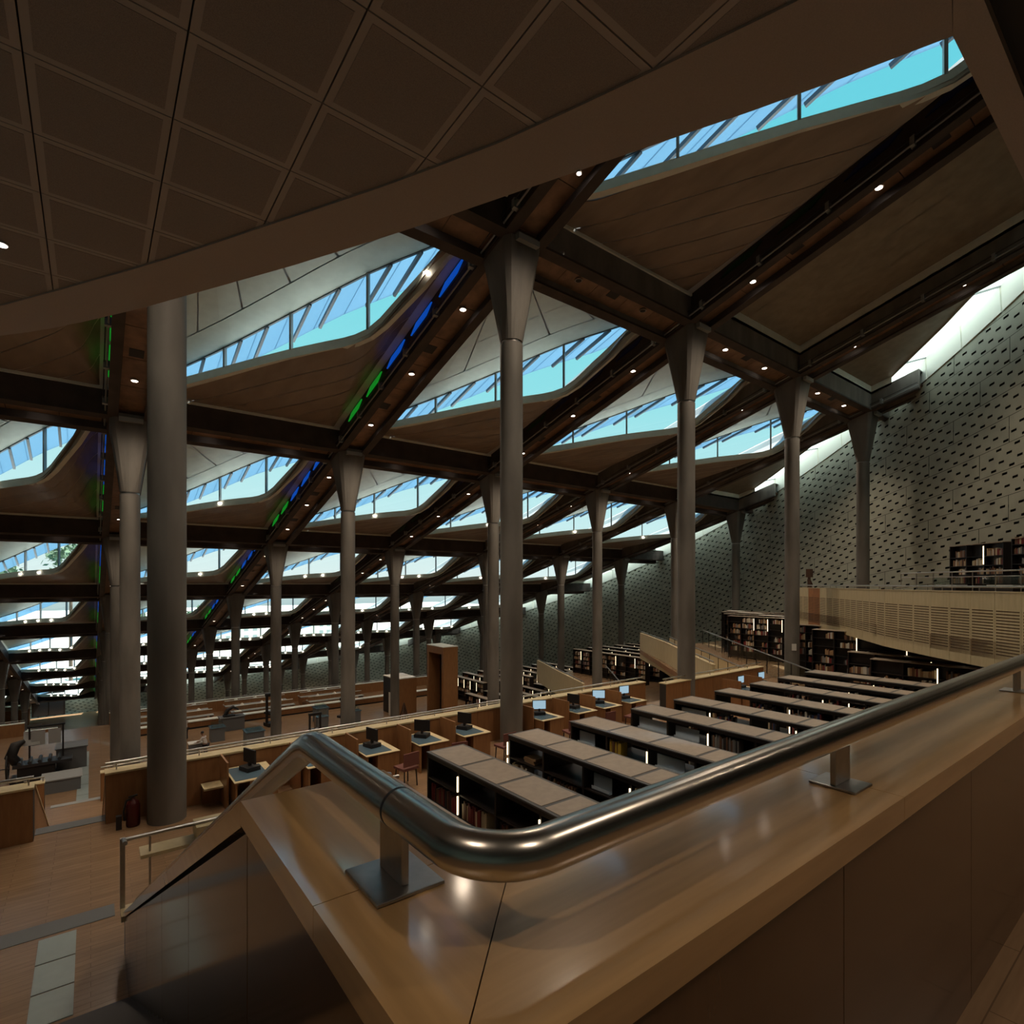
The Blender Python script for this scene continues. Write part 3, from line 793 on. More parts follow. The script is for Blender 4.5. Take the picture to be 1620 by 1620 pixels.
# ================================================================== PARAPET IN FRONT OF THE VIEWER
PT = -.65; AX0, AX1, AY0, AY1, AYE, XE = .355, .81, .59, 1.045, 1.79, 12.0
SM = .52; SYE = 9.35
par = thing('parapet', 'broad varnished timber parapet turning a corner in the foreground, steel rail on top', 'parapet', (0, 0, -1.65))
zz = 1.65
def pobj(b, name, m, parent=par):
    o = b.obj(name, m, parent, (0, 0, zz)); return o
def bevel(o, w=.004, s=2):
    md = o.modifiers.new('bevel', 'BEVEL'); md.width = w; md.segments = s; md.limit_method = 'ANGLE'; return o
g = .0012
ct = .072
jl = 1.118    # joint in the left arm
def cappoly(poly, m, name='cap_board'):
    b = MB(); prism(b, poly, PT - ct, PT); return bevel(pobj(b, name, m), .003)
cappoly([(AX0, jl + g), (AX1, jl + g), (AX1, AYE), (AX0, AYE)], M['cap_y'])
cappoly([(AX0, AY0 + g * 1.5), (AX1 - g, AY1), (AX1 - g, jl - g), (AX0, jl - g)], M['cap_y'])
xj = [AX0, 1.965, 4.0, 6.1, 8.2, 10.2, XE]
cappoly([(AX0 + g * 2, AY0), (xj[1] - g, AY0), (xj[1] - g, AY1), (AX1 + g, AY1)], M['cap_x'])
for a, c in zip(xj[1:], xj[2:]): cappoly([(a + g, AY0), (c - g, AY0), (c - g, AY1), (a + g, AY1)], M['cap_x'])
# body under the cap: recessed glossy panels with joints
def side_panels_y(x, t, ya, yb, step, top, bot):
    y = ya
    while y < yb - .05:
        y2 = min(yb, y + step)
        b = MB(); zt0, zt1 = top(y + .004), top(y2 - .004)
        b.hexa([(x, y + .004, bot(y)), (x + t, y + .004, bot(y)), (x + t, y2 - .004, bot(y2)), (x, y2 - .004, bot(y2)), (x, y + .004, zt0), (x + t, y + .004, zt0), (x + t, y2 - .004, zt1), (x, y2 - .004, zt1)])
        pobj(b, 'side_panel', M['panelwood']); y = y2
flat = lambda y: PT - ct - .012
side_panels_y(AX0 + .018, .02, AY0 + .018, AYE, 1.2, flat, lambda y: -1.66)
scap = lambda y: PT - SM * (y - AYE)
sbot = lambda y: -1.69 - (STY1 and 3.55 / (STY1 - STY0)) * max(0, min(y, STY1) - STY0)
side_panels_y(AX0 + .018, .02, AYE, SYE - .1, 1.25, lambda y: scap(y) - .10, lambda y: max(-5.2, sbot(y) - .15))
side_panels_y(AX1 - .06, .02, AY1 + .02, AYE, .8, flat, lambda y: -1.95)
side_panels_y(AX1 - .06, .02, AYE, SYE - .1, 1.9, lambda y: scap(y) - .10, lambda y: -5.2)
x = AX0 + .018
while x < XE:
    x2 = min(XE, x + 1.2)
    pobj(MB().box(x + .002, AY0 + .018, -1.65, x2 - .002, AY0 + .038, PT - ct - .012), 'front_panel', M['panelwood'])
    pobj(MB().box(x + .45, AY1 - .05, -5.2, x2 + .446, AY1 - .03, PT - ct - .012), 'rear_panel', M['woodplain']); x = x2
pobj(MB().box(AX0 + .045, AY0 + .045, -1.9, XE, AY1 - .06, PT - ct - .001).box(AX0 + .045, AY1 - .06, -1.9, AX1 - .07, AYE, PT - ct - .001), 'core', M['groove'])
b = MB()
b.hexa([(AX0 + .045, AYE, -5.2), (AX1 - .07, AYE, -5.2), (AX1 - .07, SYE - .1, -5.2), (AX0 + .045, SYE - .1, -5.2), (AX0 + .045, AYE, scap(AYE) - .06), (AX1 - .07, AYE, scap(AYE) - .06), (AX1 - .07, SYE - .1, scap(SYE) - .05), (AX0 + .045, SYE - .1, scap(SYE) - .05)])
pobj(b, 'stair_core', M['groove'])
# sloping cap of the stair side and its foot block
y = AYE
for k in range(4):
    y2 = AYE + (SYE - AYE) * (k + 1) / 4
    b = MB(); b.hexa([(AX0, y + g, scap(y) - .08), (AX1, y + g, scap(y) - .08), (AX1, y2 - g, scap(y2) - .08), (AX0, y2 - g, scap(y2) - .08), (AX0, y + g, scap(y)), (AX1, y + g, scap(y)), (AX1, y2 - g, scap(y2)), (AX0, y2 - g, scap(y2))])
    pobj(b, 'sloping_cap', M['cap_y']); y = y2
pobj(MB().box(AX0 - .02, SYE, scap(SYE) - .14, AX0 + .45, SYE + .32, scap(SYE) - .06), 'foot_block', M['woodlight'])
pobj(MB().box(AX0 + .02, SYE + .02, -5.2, AX0 + .10, SYE + .1, scap(SYE) - .14), 'foot_post', M['black'])

# steel rail: bends round the corner and follows the stairs down
RZ, RR, RX, RY = -.478, .042, .522, .745
rail = thing('handrail', 'thick brushed steel tube handrail bending round the corner of the foreground parapet', 'handrail', (RX, RY, PT))
def rloc(p): return (p[0] - RX, p[1] - RY, p[2] - PT)
def arc(c, r, a0, a1, n, z): return [(c[0] + r * cos(a0 + (a1 - a0) * k / n), c[1] + r * sin(a0 + (a1 - a0) * k / n), z) for k in range(n + 1)]
cr = .13
pa = [(3.0, RY, RZ)] + [(RX + cr + .5, RY, RZ)] + arc((RX + cr, RY + cr), cr, -pi / 2, -pi, 16, RZ) + [(RX, 1.072, RZ)]
MB().tube([rloc(p) for p in pa], RR, 40).obj('tube', M['steel'], rail)
MB().tube([rloc(p) for p in [(3.004, RY, RZ), (7.5, RY, RZ)]], RR, 40).obj('tube', M['steel'], rail)
MB().tube([rloc(p) for p in [(7.504, RY, RZ), (12, RY, RZ)]], RR, 32).obj('tube', M['steel'], rail)
MB().tube([rloc(p) for p in [(RX, 1.075, RZ), (RX, 1.6, RZ), (RX, 1.64, RZ - .002), (RX, 1.69, RZ - .018), (RX, 1.74, RZ - .042), (RX, 2.6, RZ - .042 - SM * .86), (RX, 6.0, RZ - .042 - SM * 4.26)]], RR, 40).obj('tube', M['steel'], rail)
MB().tube([rloc(p) for p in [(RX, 6.004, RZ - .044 - SM * 4.26), (RX, 9.2, RZ - .044 - SM * 7.46)]], RR, 24).obj('tube', M['steel'], rail)
for (yy) in (1.0735,): MB().tube([rloc((RX, yy - .004, RZ)), rloc((RX, yy + .004, RZ))], RR * 1.01, 40).obj('joint_ring', M['black'], rail)
def post(x, y, alongx):
    a, t = (.055, .009) if alongx else (.009, .055)
    o = bevel(MB().box(x - a, y - t, PT + .008, x + a, y + t, RZ - .02).obj('post', M['steeld'], rail, rloc((0, 0, 0))), .002)
    bevel(MB().box(x - .066 if alongx else x - .078, y - .07 if alongx else y - .088, PT + .0005, x + .066 if alongx else x + .078, y + .07 if alongx else y + .088, PT + .008).obj('base_plate', M['steeld'], rail, rloc((0, 0, 0))), .002)
post(.53, 1.115, False); post(1.925, RY + .01, True); post(4.43, RY + .01, True); post(7.1, RY + .01, True)
for y in (3.2, 5.4, 7.6):
    z = scap(y); MB().bar(rloc((RX, y, z - .01)), rloc((RX, y, RZ - .042 - SM * (y - 1.74) - .02)), .02, .1).obj('post', M['steeld'], rail)

# ================================================================== FIRST TERRACE: BOOKCASES
F1 = -5.2
WD, HT, MOD = .76, 2.2, 1.03
UPR = MB().box(0, -.02, 0, WD, .02, HT - .10).mesh('upright', M['darkshelf'])
TOPP = MB().box(.045, -MOD + .035, HT - .006, WD - .045, -.035, HT).mesh('top_panel', M['shelftop'])
def case_meshes(nm):
    L = nm * MOD; out = {}
    out['header'] = MB().box(0, -L - .02, HT - .10, WD, .02, HT - .03).mesh('header', M['darkshelf'])
    out['plinth'] = MB().box(.02, -L, 0, WD - .02, 0, .10).mesh('plinth', M['darkshelf'])
    out['shelf'] = MB().box(.01, -L, -.012, WD - .01, 0, .012).mesh('shelf', M['darkshelf'])
    out['trim'] = MB().box(-.012, -L - .032, HT - .03, WD + .012, .032, HT - .006).mesh('top_frame', M['shelfedge'])
    return out
CM = {}
STRIP = MB().cyl(0, 0, 0, .30, .014, .014, 8).mesh('light_strip', M['strip'])
STRIP2 = MB().cyl(0, 0, 0, .25, .014, .014, 8).mesh('light_strip', M['strip'])
def bookcase(x, y, z, nm, label, strips=(1, 3, 5), scale=1, group=None, detail=True, backs=()):
    if nm not in CM: CM[nm] = case_meshes(nm)
    c = CM[nm]
    t = thing('bookcase', label, 'bookcase', (x, y, z), 0, group)
    for k in range(nm + 1): put('upright', UPR, t, (0, -k * MOD, 0))
    for z_ in (.12, .53, .94, 1.35, 1.74): put('shelf', c['shelf'], t, (0, 0, z_))
    put('header', c['header'], t); put('plinth', c['plinth'], t); put('top_frame', c['trim'], t)
    for k in range(nm): put('top_panel', TOPP, t, (0, -k * MOD, 0))
    for k in strips:
        if k <= nm: put('light_strip', STRIP, t, (-.016, -k * MOD + (.035 if k == 0 else 0), 1.42)); put('light_strip', STRIP2, t, (-.016, -k * MOD + (.035 if k == 0 else 0), 1.79))
    for k in backs: MB().box(WD / 2 - .005, -(k + 1) * MOD + .02, .12, WD / 2 + .005, -k * MOD - .02, HT - .1).obj('back_panel', M['darkshelf'], t)
    return t
BC = {}
def bookmat(nm, c):
    if nm not in BC: BC[nm] = mat(nm + '_book', c, .6)
    return BC[nm]
BCOL = {'dark red': (.16, .018, .018), 'brown': (.13, .06, .03), 'cream': (.50, .42, .28), 'black': (.02, .018, .02), 'dark blue': (.02, .04, .12), 'tan': (.33, .21, .11), 'grey': (.18, .18, .18), 'yellow': (.55, .38, .05), 'green': (.03, .10, .05), 'white': (.58, .56, .50)}
BMESH = {}
def book_mesh(nm, w, h, d):
    key = (nm, round(w, 3), round(h, 2))
    if key not in BMESH:
        b = MB(); b.box(0, 0, 0, d, .004, h); b.box(0, w - .004, 0, d, w, h); b.box(0, .004, 0, .006, w - .004, h); b.box(.006, .004, .004, d - .006, w - .004, h - .006, 1)
        BMESH[key] = b.mesh('book', [bookmat(nm, BCOL[nm]), M['paper']])
    return BMESH[key]
nbook = 0
def fill(case, x, y0, zf, z, k, frac, pal, label, group, lean=0):   # books standing in module k on shelf height z, spines to -x
    global nbook
    y = y0 - k * MOD - .05; end = y0 - (k + 1) * MOD + .05; stop = y - (y - end) * frac
    while y > stop + .05 and nbook < 295:
        nm = R.choice(pal); w = R.choice((.022, .03, .038, .045)); h = R.choice((.24, .27, .30))
        o = put('book', book_mesh(nm, w, h, .19), None, (x + .035 + R.uniform(0, .02), y - w, zf + z + .0135))
        if lean: o.rotation_euler = (lean, 0, 0); o.location.z += .0
        tag(o, label % (nm, 'top' if z > 1.6 else 'second' if z > 1.1 else 'third', ('end', 'second', 'third', 'fourth', 'fifth')[k]), 'book', group % nm); nbook += 1
        y -= w + R.choice((.001, .002, .004)) + (abs(lean) * .06)
def rows(case, nm, dens, seed, name='shelved_book', levels=(.53, .94, 1.35, 1.74), face=0):
    rr = random.Random(seed); mats = [bookmat(k, BCOL[k]) for k in ('dark red', 'brown', 'cream', 'black', 'tan', 'grey', 'white', 'dark blue')]
    b = MB()
    for k in range(nm):
        for z in levels:
            if rr.random() > dens + .25: continue
            y = -k * MOD - .04; end = -(k + 1) * MOD + .04; end = y - (y - end) * rr.uniform(.4, 1)
            while y > end + .05:
                w = rr.uniform(.025, .06); h = rr.uniform(.2, .32); b.box(.03, y - w, z + .013, .22, y - .002, z + .013 + h, rr.choice((0, 1, 1, 2, 3, 3, 4, 5, 6, 7))); y -= w
    if b.v: stuff(b.obj(name, mats, case))
XR = [5.53, 7.36, 9.06, 11.06, 12.75, 14.62, 16.49, 18.19, 20.05]
CLAB = ['nearest the corner of the foreground handrail', 'second out from the corner of the foreground handrail']
for q, xr in enumerate(XR):
    x = xr - WD
    lab = 'low black bookcase with tan top, %s' % (CLAB[q] if q < 2 else '%s from the handrail corner towards the right' % ORD[q])
    c = bookcase(x, 8.66, F1, 7, lab, strips=((1, 3), (0, 3, 5), (2, 4), (2, 4), (1, 3, 5))[q] if q < 5 else (2, 4), group='bookcases in a row on the first terrace', backs=(2, 3, 4, 5, 6) if q == 0 else (2, 4, 6) if q % 2 else (0, 3, 5))
    if q >= 4: rows(c, 7, .35, q)
wl1 = '%s book on the %s shelf, %s bay of the bookcase nearest the handrail corner'; wg1 = '%s books in the nearest bookcase'
x1 = XR[0] - WD
fill(None, x1, 8.66, F1, 1.35, 0, .95, ['dark red', 'dark red', 'brown', 'black'], wl1, wg1)
fill(None, x1, 8.66, F1, 1.35, 1, .75, ['dark red', 'brown', 'cream', 'dark red'], wl1, wg1)
fill(None, x1, 8.66, F1, 1.35, 2, .3, ['black', 'brown', 'dark red'], wl1, wg1)
fill(None, x1, 8.66, F1, .94, 1, .6, ['dark red', 'brown'], wl1, wg1)
fill(None, x1, 8.66, F1, .94, 2, .5, ['cream', 'brown', 'tan'], wl1, wg1)
x2 = XR[1] - WD; wl2 = '%s book on the %s shelf, %s bay of the second bookcase from the handrail'; wg2 = '%s books in the second bookcase'
fill(None, x2, 8.66, F1, 1.35, 0, .5, ['cream', 'tan', 'white'], wl2, wg2)
fill(None, x2, 8.66, F1, 1.35, 1, .9, ['dark red', 'brown', 'black', 'tan'], wl2, wg2)
fill(None, x2, 8.66, F1, 1.74, 3, .95, ['cream', 'tan', 'white', 'brown'], wl2, wg2)
fill(None, x2, 8.66, F1, 1.35, 3, .95, ['cream', 'tan', 'brown', 'white'], wl2, wg2)
fill(None, x2, 8.66, F1, 1.35, 4, .7, ['cream', 'white', 'brown'], wl2, wg2)
for j, (yy, h) in enumerate(((8.1, .0), (8.12, .04), (8.08, .075))):
    o = MB().box(0, -.16, 0, .24, .16, .035).obj('book', bookmat('tan', BCOL['tan']), None, (x2 + .06, yy, F1 + 1.74 + .013 + j * .036), R.uniform(-.1, .1))
    tag(o, 'tan book lying flat in a small stack, %s, in the second bookcase' % ('at the bottom', 'in the middle', 'on top')[j], 'book', 'flat books in the second bookcase')
x3 = XR[2] - WD; wl3 = '%s book on the %s shelf, %s bay of the third bookcase from the handrail'; wg3 = '%s books in the third bookcase'
fill(None, x3, 8.66, F1, 1.74, 1, .35, ['yellow', 'yellow', 'brown'], wl3, wg3); fill(None, x3, 8.66, F1, 1.35, 1, .8, ['brown', 'dark red'], wl3, wg3)
fill(None, x3, 8.66, F1, 1.74, 3, .8, ['black', 'brown', 'grey'], wl3, wg3); fill(None, x3, 8.66, F1, 1.35, 2, .8, ['grey', 'brown', 'tan'], wl3, wg3)
x4 = XR[3] - WD; wl4 = '%s book on the %s shelf, %s bay of the fourth bookcase from the handrail'; wg4 = '%s books in the fourth bookcase'
fill(None, x4, 8.66, F1, 1.74, 2, .7, ['brown', 'black', 'grey'], wl4, wg4); fill(None, x4, 8.66, F1, 1.74, 4, .8, ['cream', 'brown', 'grey'], wl4, wg4); fill(None, x4, 8.66, F1, 1.35, 3, .8, ['brown', 'grey'], wl4, wg4)
# pale sheets added for the bright floor seen through open shelves
for q, k, w_ in ((1, 2, .4), (2, 0, .45), (2, 2, .6), (3, 0, .8), (3, 1, .6), (4, 0, .7), (4, 1, .5)):
    x = XR[q] - WD
    b = MB(); b.box(0, -w_, 0, .012, 0, .26); b.box(-.06, -w_, 0, 0, 0, .012); b.box(-.06, -w_, 0, -.055, 0, .06)
    o = b.obj('gap_light_sheet', M['gapglow'], None, (x + .14, 8.66 - k * MOD - .12, F1 + 1.74 + .0125))
    tag(o, 'pale blue gap-light sheet %s the %s bookcase from the handrail corner' % ('in the near end of' if k else 'at the far end of', ORD[q]), 'display board')

# tall bookcases at the right
TB = {}
def tall_case(x, y, z, L, H, rotz, label, group, seed, strips=3, dens=.6):
    """long bookcase, length along local +y, open face to local -x"""
    t = thing('bookcase', label, 'bookcase', (x, y, z), rotz, group)
    nm = max(1, round(L / MOD)); m = L / nm; b = MB()
    um = MB().box(0, -.02, 0, .5, .02, H).mesh('upright', M['darkshelf'])
    for k in range(nm + 1): put('upright', um, t, (0, k * m, 0))
    MB().box(.24, 0, 0, .26, L, H).obj('back_panel', M['darkshelf'], t); zs = []; sm_ = MB().box(.0, 0, -.012, .5, L, .012).mesh('shelf', M['darkshelf'])
    zz_ = .1
    while zz_ < H - .2: zs.append(zz_); put('shelf', sm_, t, (0, 0, zz_)); zz_ += .40
    MB().box(-.02, -.02, H, .52, L + .02, H + .03).obj('top_panel', M['shelftop'], t)
    rr = random.Random(seed); mats = [bookmat(k, BCOL[k]) for k in ('dark red', 'brown', 'cream', 'black', 'tan', 'grey', 'white', 'dark blue')]
    b = MB()
    for k in range(nm):
        for q in zs[(1 if H > 2 else 0):]:
            if rr.random() > dens: continue
            y_ = k * m + .04; e_ = y_ + (m - .08) * rr.uniform(.4, 1)
            while y_ < e_ - .05:
                w = rr.uniform(.04, .09); h = rr.uniform(.2, .33); b.box(.03, y_, q + .013, .22, y_ + w - .004, q + .013 + h, rr.choice((0, 1, 1, 2, 3, 4, 4, 5, 6))); y_ += w
    if b.v: stuff(b.obj('shelved_book', mats, t))
    for k in range(strips):
        yy = m * (1 + k * max(1, nm // max(1, strips)))
        if yy < L + .1: MB().box(-.03, yy - .015, H - .9, -.005, yy + .015, H - .1).obj('light_strip', M['strip'], t)
    return t
tall_case(24.5, 2.0, F1, 6.5, 2.2, 0, 'low black bookcase in shadow under the slatted balcony, beyond the row of nine', 'dark bookcases under the balcony', 11, 2)
tall_case(26.3, 2.0, F1, 8.0, 2.2, 0, 'low black bookcase under the balcony, second beyond the row of nine', 'dark bookcases under the balcony', 12, 2)
tall_case(28.6, 3.5, F1, 9.0, 2.9, 0, 'tall crowded bookcase under the slatted balcony, nearest of the tall ones', 'tall bookcases under the balcony', 13, 4, .8)
tall_case(31.2, 6.0, F1, 9.0, 2.9, 0, 'tall crowded bookcase under the balcony, behind the nearest tall one', 'tall bookcases under the balcony', 14, 4, .8)
for k, (x, ya, L) in enumerate(((36.0, 15.7, 5.8), (38.3, 15.7, 7.5), (40.6, 15.8, 9), (42.6, 16.6, 9))):
    tall_case(x, ya, F1, L, 2.9, 0, 'tall bookcase left of the white notice column, %s from the viewer' % ORD[k], 'tall bookcases by the round wall', 20 + k, 4, .85)

# ================================================================== RAILED TERRACE PARAPETS
def railed(name_lab, x0, x1, y, z, h=1.1, th=.35, step=1.2, mcap='woodlight', mpan='woodplain', posts=1.6, low_rail=True, group=None, railh=.16):
    t = thing('parapet', name_lab, 'parapet', (x0, y, z), 0, group); L = x1 - x0
    k = max(1, round(L / step))
    MB().box(0, .02, 0, L, th - .02, h - .04).obj('core', M['groove'], t)
    if L < 60 and z > -12:
        for j in range(k): MB().box(L * j / k + .004, 0, 0, L * (j + 1) / k - .004, .02, h - .04).obj('panel', M[mpan], t)
    else: MB().box(0, 0, 0, L, .02, h - .04).obj('panel', M[mpan], t)
    MB().box(-.01, -.02, h - .04, L + .01, th + .02, h).obj('cap', M[mcap], t)
    MB().tube([(0, th / 2, h + railh), (L, th / 2, h + railh)], .028, 10).obj('rail', M['steeld'], t)
    j = .2; b = MB()
    while j < L:
        if z > -9: MB().cyl(j, th / 2, h, h + railh, .015, .015, 6).obj('rail_post', M['steeld'], t)
        else: b.cyl(j, th / 2, h, h + railh, .015, .015, 6)
        j += posts
    if b.v: stuff(b.obj('rail_post', M['steeld'], t))
    return t
railed('wooden parapet with steel rail behind the reading desks, from the big column rightwards', .25, 18.4, 14.72, F1)
railed('short wooden parapet with steel rail stepping forward beside the two far right desks', 18.7, 26.5, 13.9, F1)
MB_end = railed('wooden parapet with steel rail at the left edge, left of the aisle', -14, -.92, 14.62, F1)
railed('lower wooden parapet across the second terrace, seen just left of the aisle', -16, -1.35, 26.4, -8.4)
railed('lower wooden parapet across the second terrace, seen just right of the aisle', .3, 20, 26.4, -8.4)
for k, (y, z, x1) in enumerate(((55.6, -11.6, 34), (64.6, -14.6, 40), (78.6, -17.6, 44), (93.1, -20.6, 42), (108.6, -23.0, 34))):
    railed('long wooden parapet with pale cap, %s of the far ones right of the aisle' % ORD[k], 1.2, x1, y, z, 1.0, .4, 2.4, 'sill', 'woodplain', 2.4)
    railed('long wooden parapet with pale cap, %s of the far ones left of the aisle' % ORD[k], -24, -4.0, y, z, 1.0, .4, 2.4, 'sill', 'woodplain', 2.4)
# returns beside the aisle stairs
def aisle_side(x, ya, yb, za, zb, lab):
    t = thing('stair_parapet', lab, 'parapet', (x, ya, za))
    h = 1.0
    MB().hexa([(0, 0, -.2), (.3, 0, -.2), (.3, yb - ya, zb - za), (0, yb - ya, zb - za), (0, 0, h), (.3, 0, h), (.3, yb - ya, zb - za + h), (0, yb - ya, zb - za + h)]).obj('panel', M['woodplain'], t)
    MB().tube([(.15, 0, h + .16), (.15, yb - ya, zb - za + h + .16)], .028, 8).obj('rail', M['steeld'], t)
    MB().hexa([(-.02, 0, h), (.32, 0, h), (.32, yb - ya, zb - za + h), (-.02, yb - ya, zb - za + h), (-.02, 0, h + .04), (.32, 0, h + .04), (.32, yb - ya, zb - za + h + .04), (-.02, yb - ya, zb - za + h + .04)]).obj('cap', M['woodlight'], t)
aisle_side(-1.22, 15.0, 21, F1, -8.4, 'wooden stair side going down left of the aisle to the second terrace')
aisle_side(.27, 15.1, 21, F1, -8.4, 'wooden stair side going down right of the aisle to the second terrace')

# rail with a ledge at the foot of the stairs
t = thing('railing', 'thin steel rail with wooden ledge and posts at the foot of the stairs', 'railing', (.37, 9.62, F1))
b = MB(); b.tube([(.0, -.5, 1.66), (0, -.04, 1.54), (.03, 0, 1.52), (4.3, 0, 1.52)], .03, 12); b.obj('rail', M['steeld'], t)
MB().box(-.04, -.03, .55, .02, .03, 1.55).obj('post', M['steeld'], t)
for x in (.32, 1.5, 2.7, 3.9): MB().cyl(x, 0, 0, 1.5, .014, .014, 8).obj('baluster', M['steeld'], t)
MB().box(.2, -.1, 1.22, 4.3, .25, 1.27).obj('ledge', M['woodlight'], t)
MB().box(.9, -.15, 1.3, 1.6, .25, 1.5).obj('ledge_box', M['woodlight'], t)
MB().box(1.8, .2, 0, 4.3, .24, 1.22).obj('panel', M['woodplain'], t)

# ================================================================== READING DESKS WITH SCREENS
def make_desk():
    t = put('reading_desk', None)
    MB().box(0, -1.15, 0, .04, 0, .74).obj('side_panel', M['woodplain'], t); MB().box(.86, -1.15, 0, .90, 0, .74).obj('side_panel', M['woodplain'], t)
    MB().box(.30, -1.15, 0, .86, -1.11, .74).box(.30, -1.11, 0, .34, 0, .74).obj('front_panel', M['woodplain'], t)
    MB().box(-.02, -1.17, .74, .92, .05, .76).obj('tabletop', M['woodlight'], t)
    MB().box(.02, -1.05, .76, .74, -.05, .767).obj('glass_inlay', M['glasstop'], t)
    MB().box(-.10, -.75, 0, -.06, .1, 1.12).obj('divider', M['woodplain'], t)
    return t
def make_screen():
    t = put('computer_screen', None)
    MB().box(-.19, -.16, 0, .19, .16, .10).obj('base_unit', M['black'], t)
    MB().box(-.03, -.03, .1, .03, .03, .2).obj('stand', M['black'], t)
    MB().box(-.24, -.02, .17, .24, .02, .49).obj('bezel', M['black'], t)
    return t
desk0, scr0 = make_desk(), make_screen()
PANEL = MB().box(-.22, -.026, .19, .22, -.021, .47).mesh('display', M['screen']); PANELG = MB().box(-.22, .021, .19, .22, .026, .47).mesh('display', M['screengrey'])
DX = [2.55, 4.15, 5.62, 7.15, 8.6, 11.6, 13.2, 14.5, 15.9, 21.6, 23.3]
DLB = ['hidden beside the big column', 'half behind the bend of the foreground handrail', 'beyond the bend, first to show its box side', 'second right of the rail bend', 'just left of the tall middle column', 'just right of the tall middle column', 'second right of the tall middle column', 'third right of the tall middle column', 'fourth right of the tall middle column', 'left of the far pair beyond the second column', 'right of the far pair beyond the second column']
for q, x in enumerate(DX):
    yy = 14.55 if q < 9 else 13.0
    d = desk0 if q == 0 else copy_tree(desk0); d.location = (x, yy, F1)
    tag(d, 'wooden reading desk, %s' % DLB[q], 'desk', 'reading desks along the parapet')
    s = scr0 if q == 0 else copy_tree(scr0); s.location = (x + .45, yy - .42, F1 + .77); rz = (1.25, 1.2, 1.35, .9, 1.15, .5, 1.3, .65, .15, .0, .05)[q]
    s.rotation_euler = (0, 0, -rz)
    put('display', PANEL if q >= 5 and q != 6 else PANELG, s)
    if q >= 5 and q != 6: pass
    tag(s, 'computer screen on the reading desk %s' % DLB[q], 'computer', 'screens on the reading desks')
    if q not in (0, 9, 10):
        pass
def make_chair(col):
    t = put('chair', None)
    for sx in (-.2, .2):
        for sy in (-.2, .2): MB().bar((sx, sy, 0), (sx * .9, sy * .9, .44), .03, .03).obj('leg', M['black'], t)
    MB().box(-.23, -.23, .44, .23, .23, .50).obj('seat', col, t); MB().box(-.23, .2, .55, .23, .24, .88).obj('backrest', col, t)
    return t
ch0 = make_chair(M['brick'])
for q, (x, y, rz) in enumerate(((4.9, 13.0, 2.8), (6.45, 12.85, 3.3), (8.0, 12.9, 3.0), (9.6, 12.8, 3.2), (12.2, 12.7, 2.9), (13.9, 12.8, 3.1), (15.3, 12.8, 3.3))):
    c = ch0 if q == 0 else copy_tree(ch0); c.location = (x, y, F1); c.rotation_euler = (0, 0, rz)
    tag(c, 'dark chair with red-brown seat in front of the desks, %s from the left' % ORD[q], 'chair', 'chairs at the reading desks')
# folding seat, fire extinguisher
t = thing('bench_seat', 'small pale wooden fold-down seat on the parapet right of the big column', 'seat', (2.05, 14.2, F1))
MB().box(0, 0, .45, .55, .48, .49).obj('seat', M['woodlight'], t); MB().box(.02, .44, .0, .53, .5, .45).obj('bracket', M['woodplain'], t)
t = thing('fire_extinguisher', 'red fire extinguisher standing left of the big column', 'extinguisher', (.72, 14.3, F1))
MB().lathe([(.02, 0), (.12, .0), (.13, .04), (.13, .44), (.10, .52), (.04, .56), (.035, .60)], 0, 0, 16).obj('cylinder', M['red'], t)
MB().bar((-.08, 0, .62), (.08, 0, .64), .04, .03).obj('handle', M['black'], t)
MB().tube([(.03, 0, .6), (-.12, -.02, .56), (-.17, -.03, .35), (-.15, -.03, .15)], .02, 6).obj('hose', M['black'], t)
MB().box(-.30, -.10, 0, -.2, .02, .28).obj('holder', M['black'], t)
t = thing('reading_lamp', 'small lit reading lamp standing just left of the nearest bookcase', 'lamp', (4.35, 9.75, F1 + 1.27))
MB().cyl(0, 0, 0, .02, .07, .07, 12).obj('base', M['steeld'], t); MB().tube([(0, 0, .02), (0, 0, .28), (.03, 0, .32)], .01, 6).obj('stem', M['steeld'], t)
MB().bar((-.12, 0, .36), (.22, 0, .28), .07, .04).obj('shade', M['steeld'], t); MB().bar((-.1, 0, .335), (.2, 0, .257), .05, .01).obj('tube', M['strip'], t)
# white notice on the column under the balcony, and a loose speck on the parapet
o = MB().box(-.12, -.01, -.18, .12, .0, .18).obj('notice', M['paper'], None, (NX(3) - .30, NY(1) - .25, -3.4), -.7); tag(o, 'small white paper notice taped to the concrete column beside the balcony', 'notice')

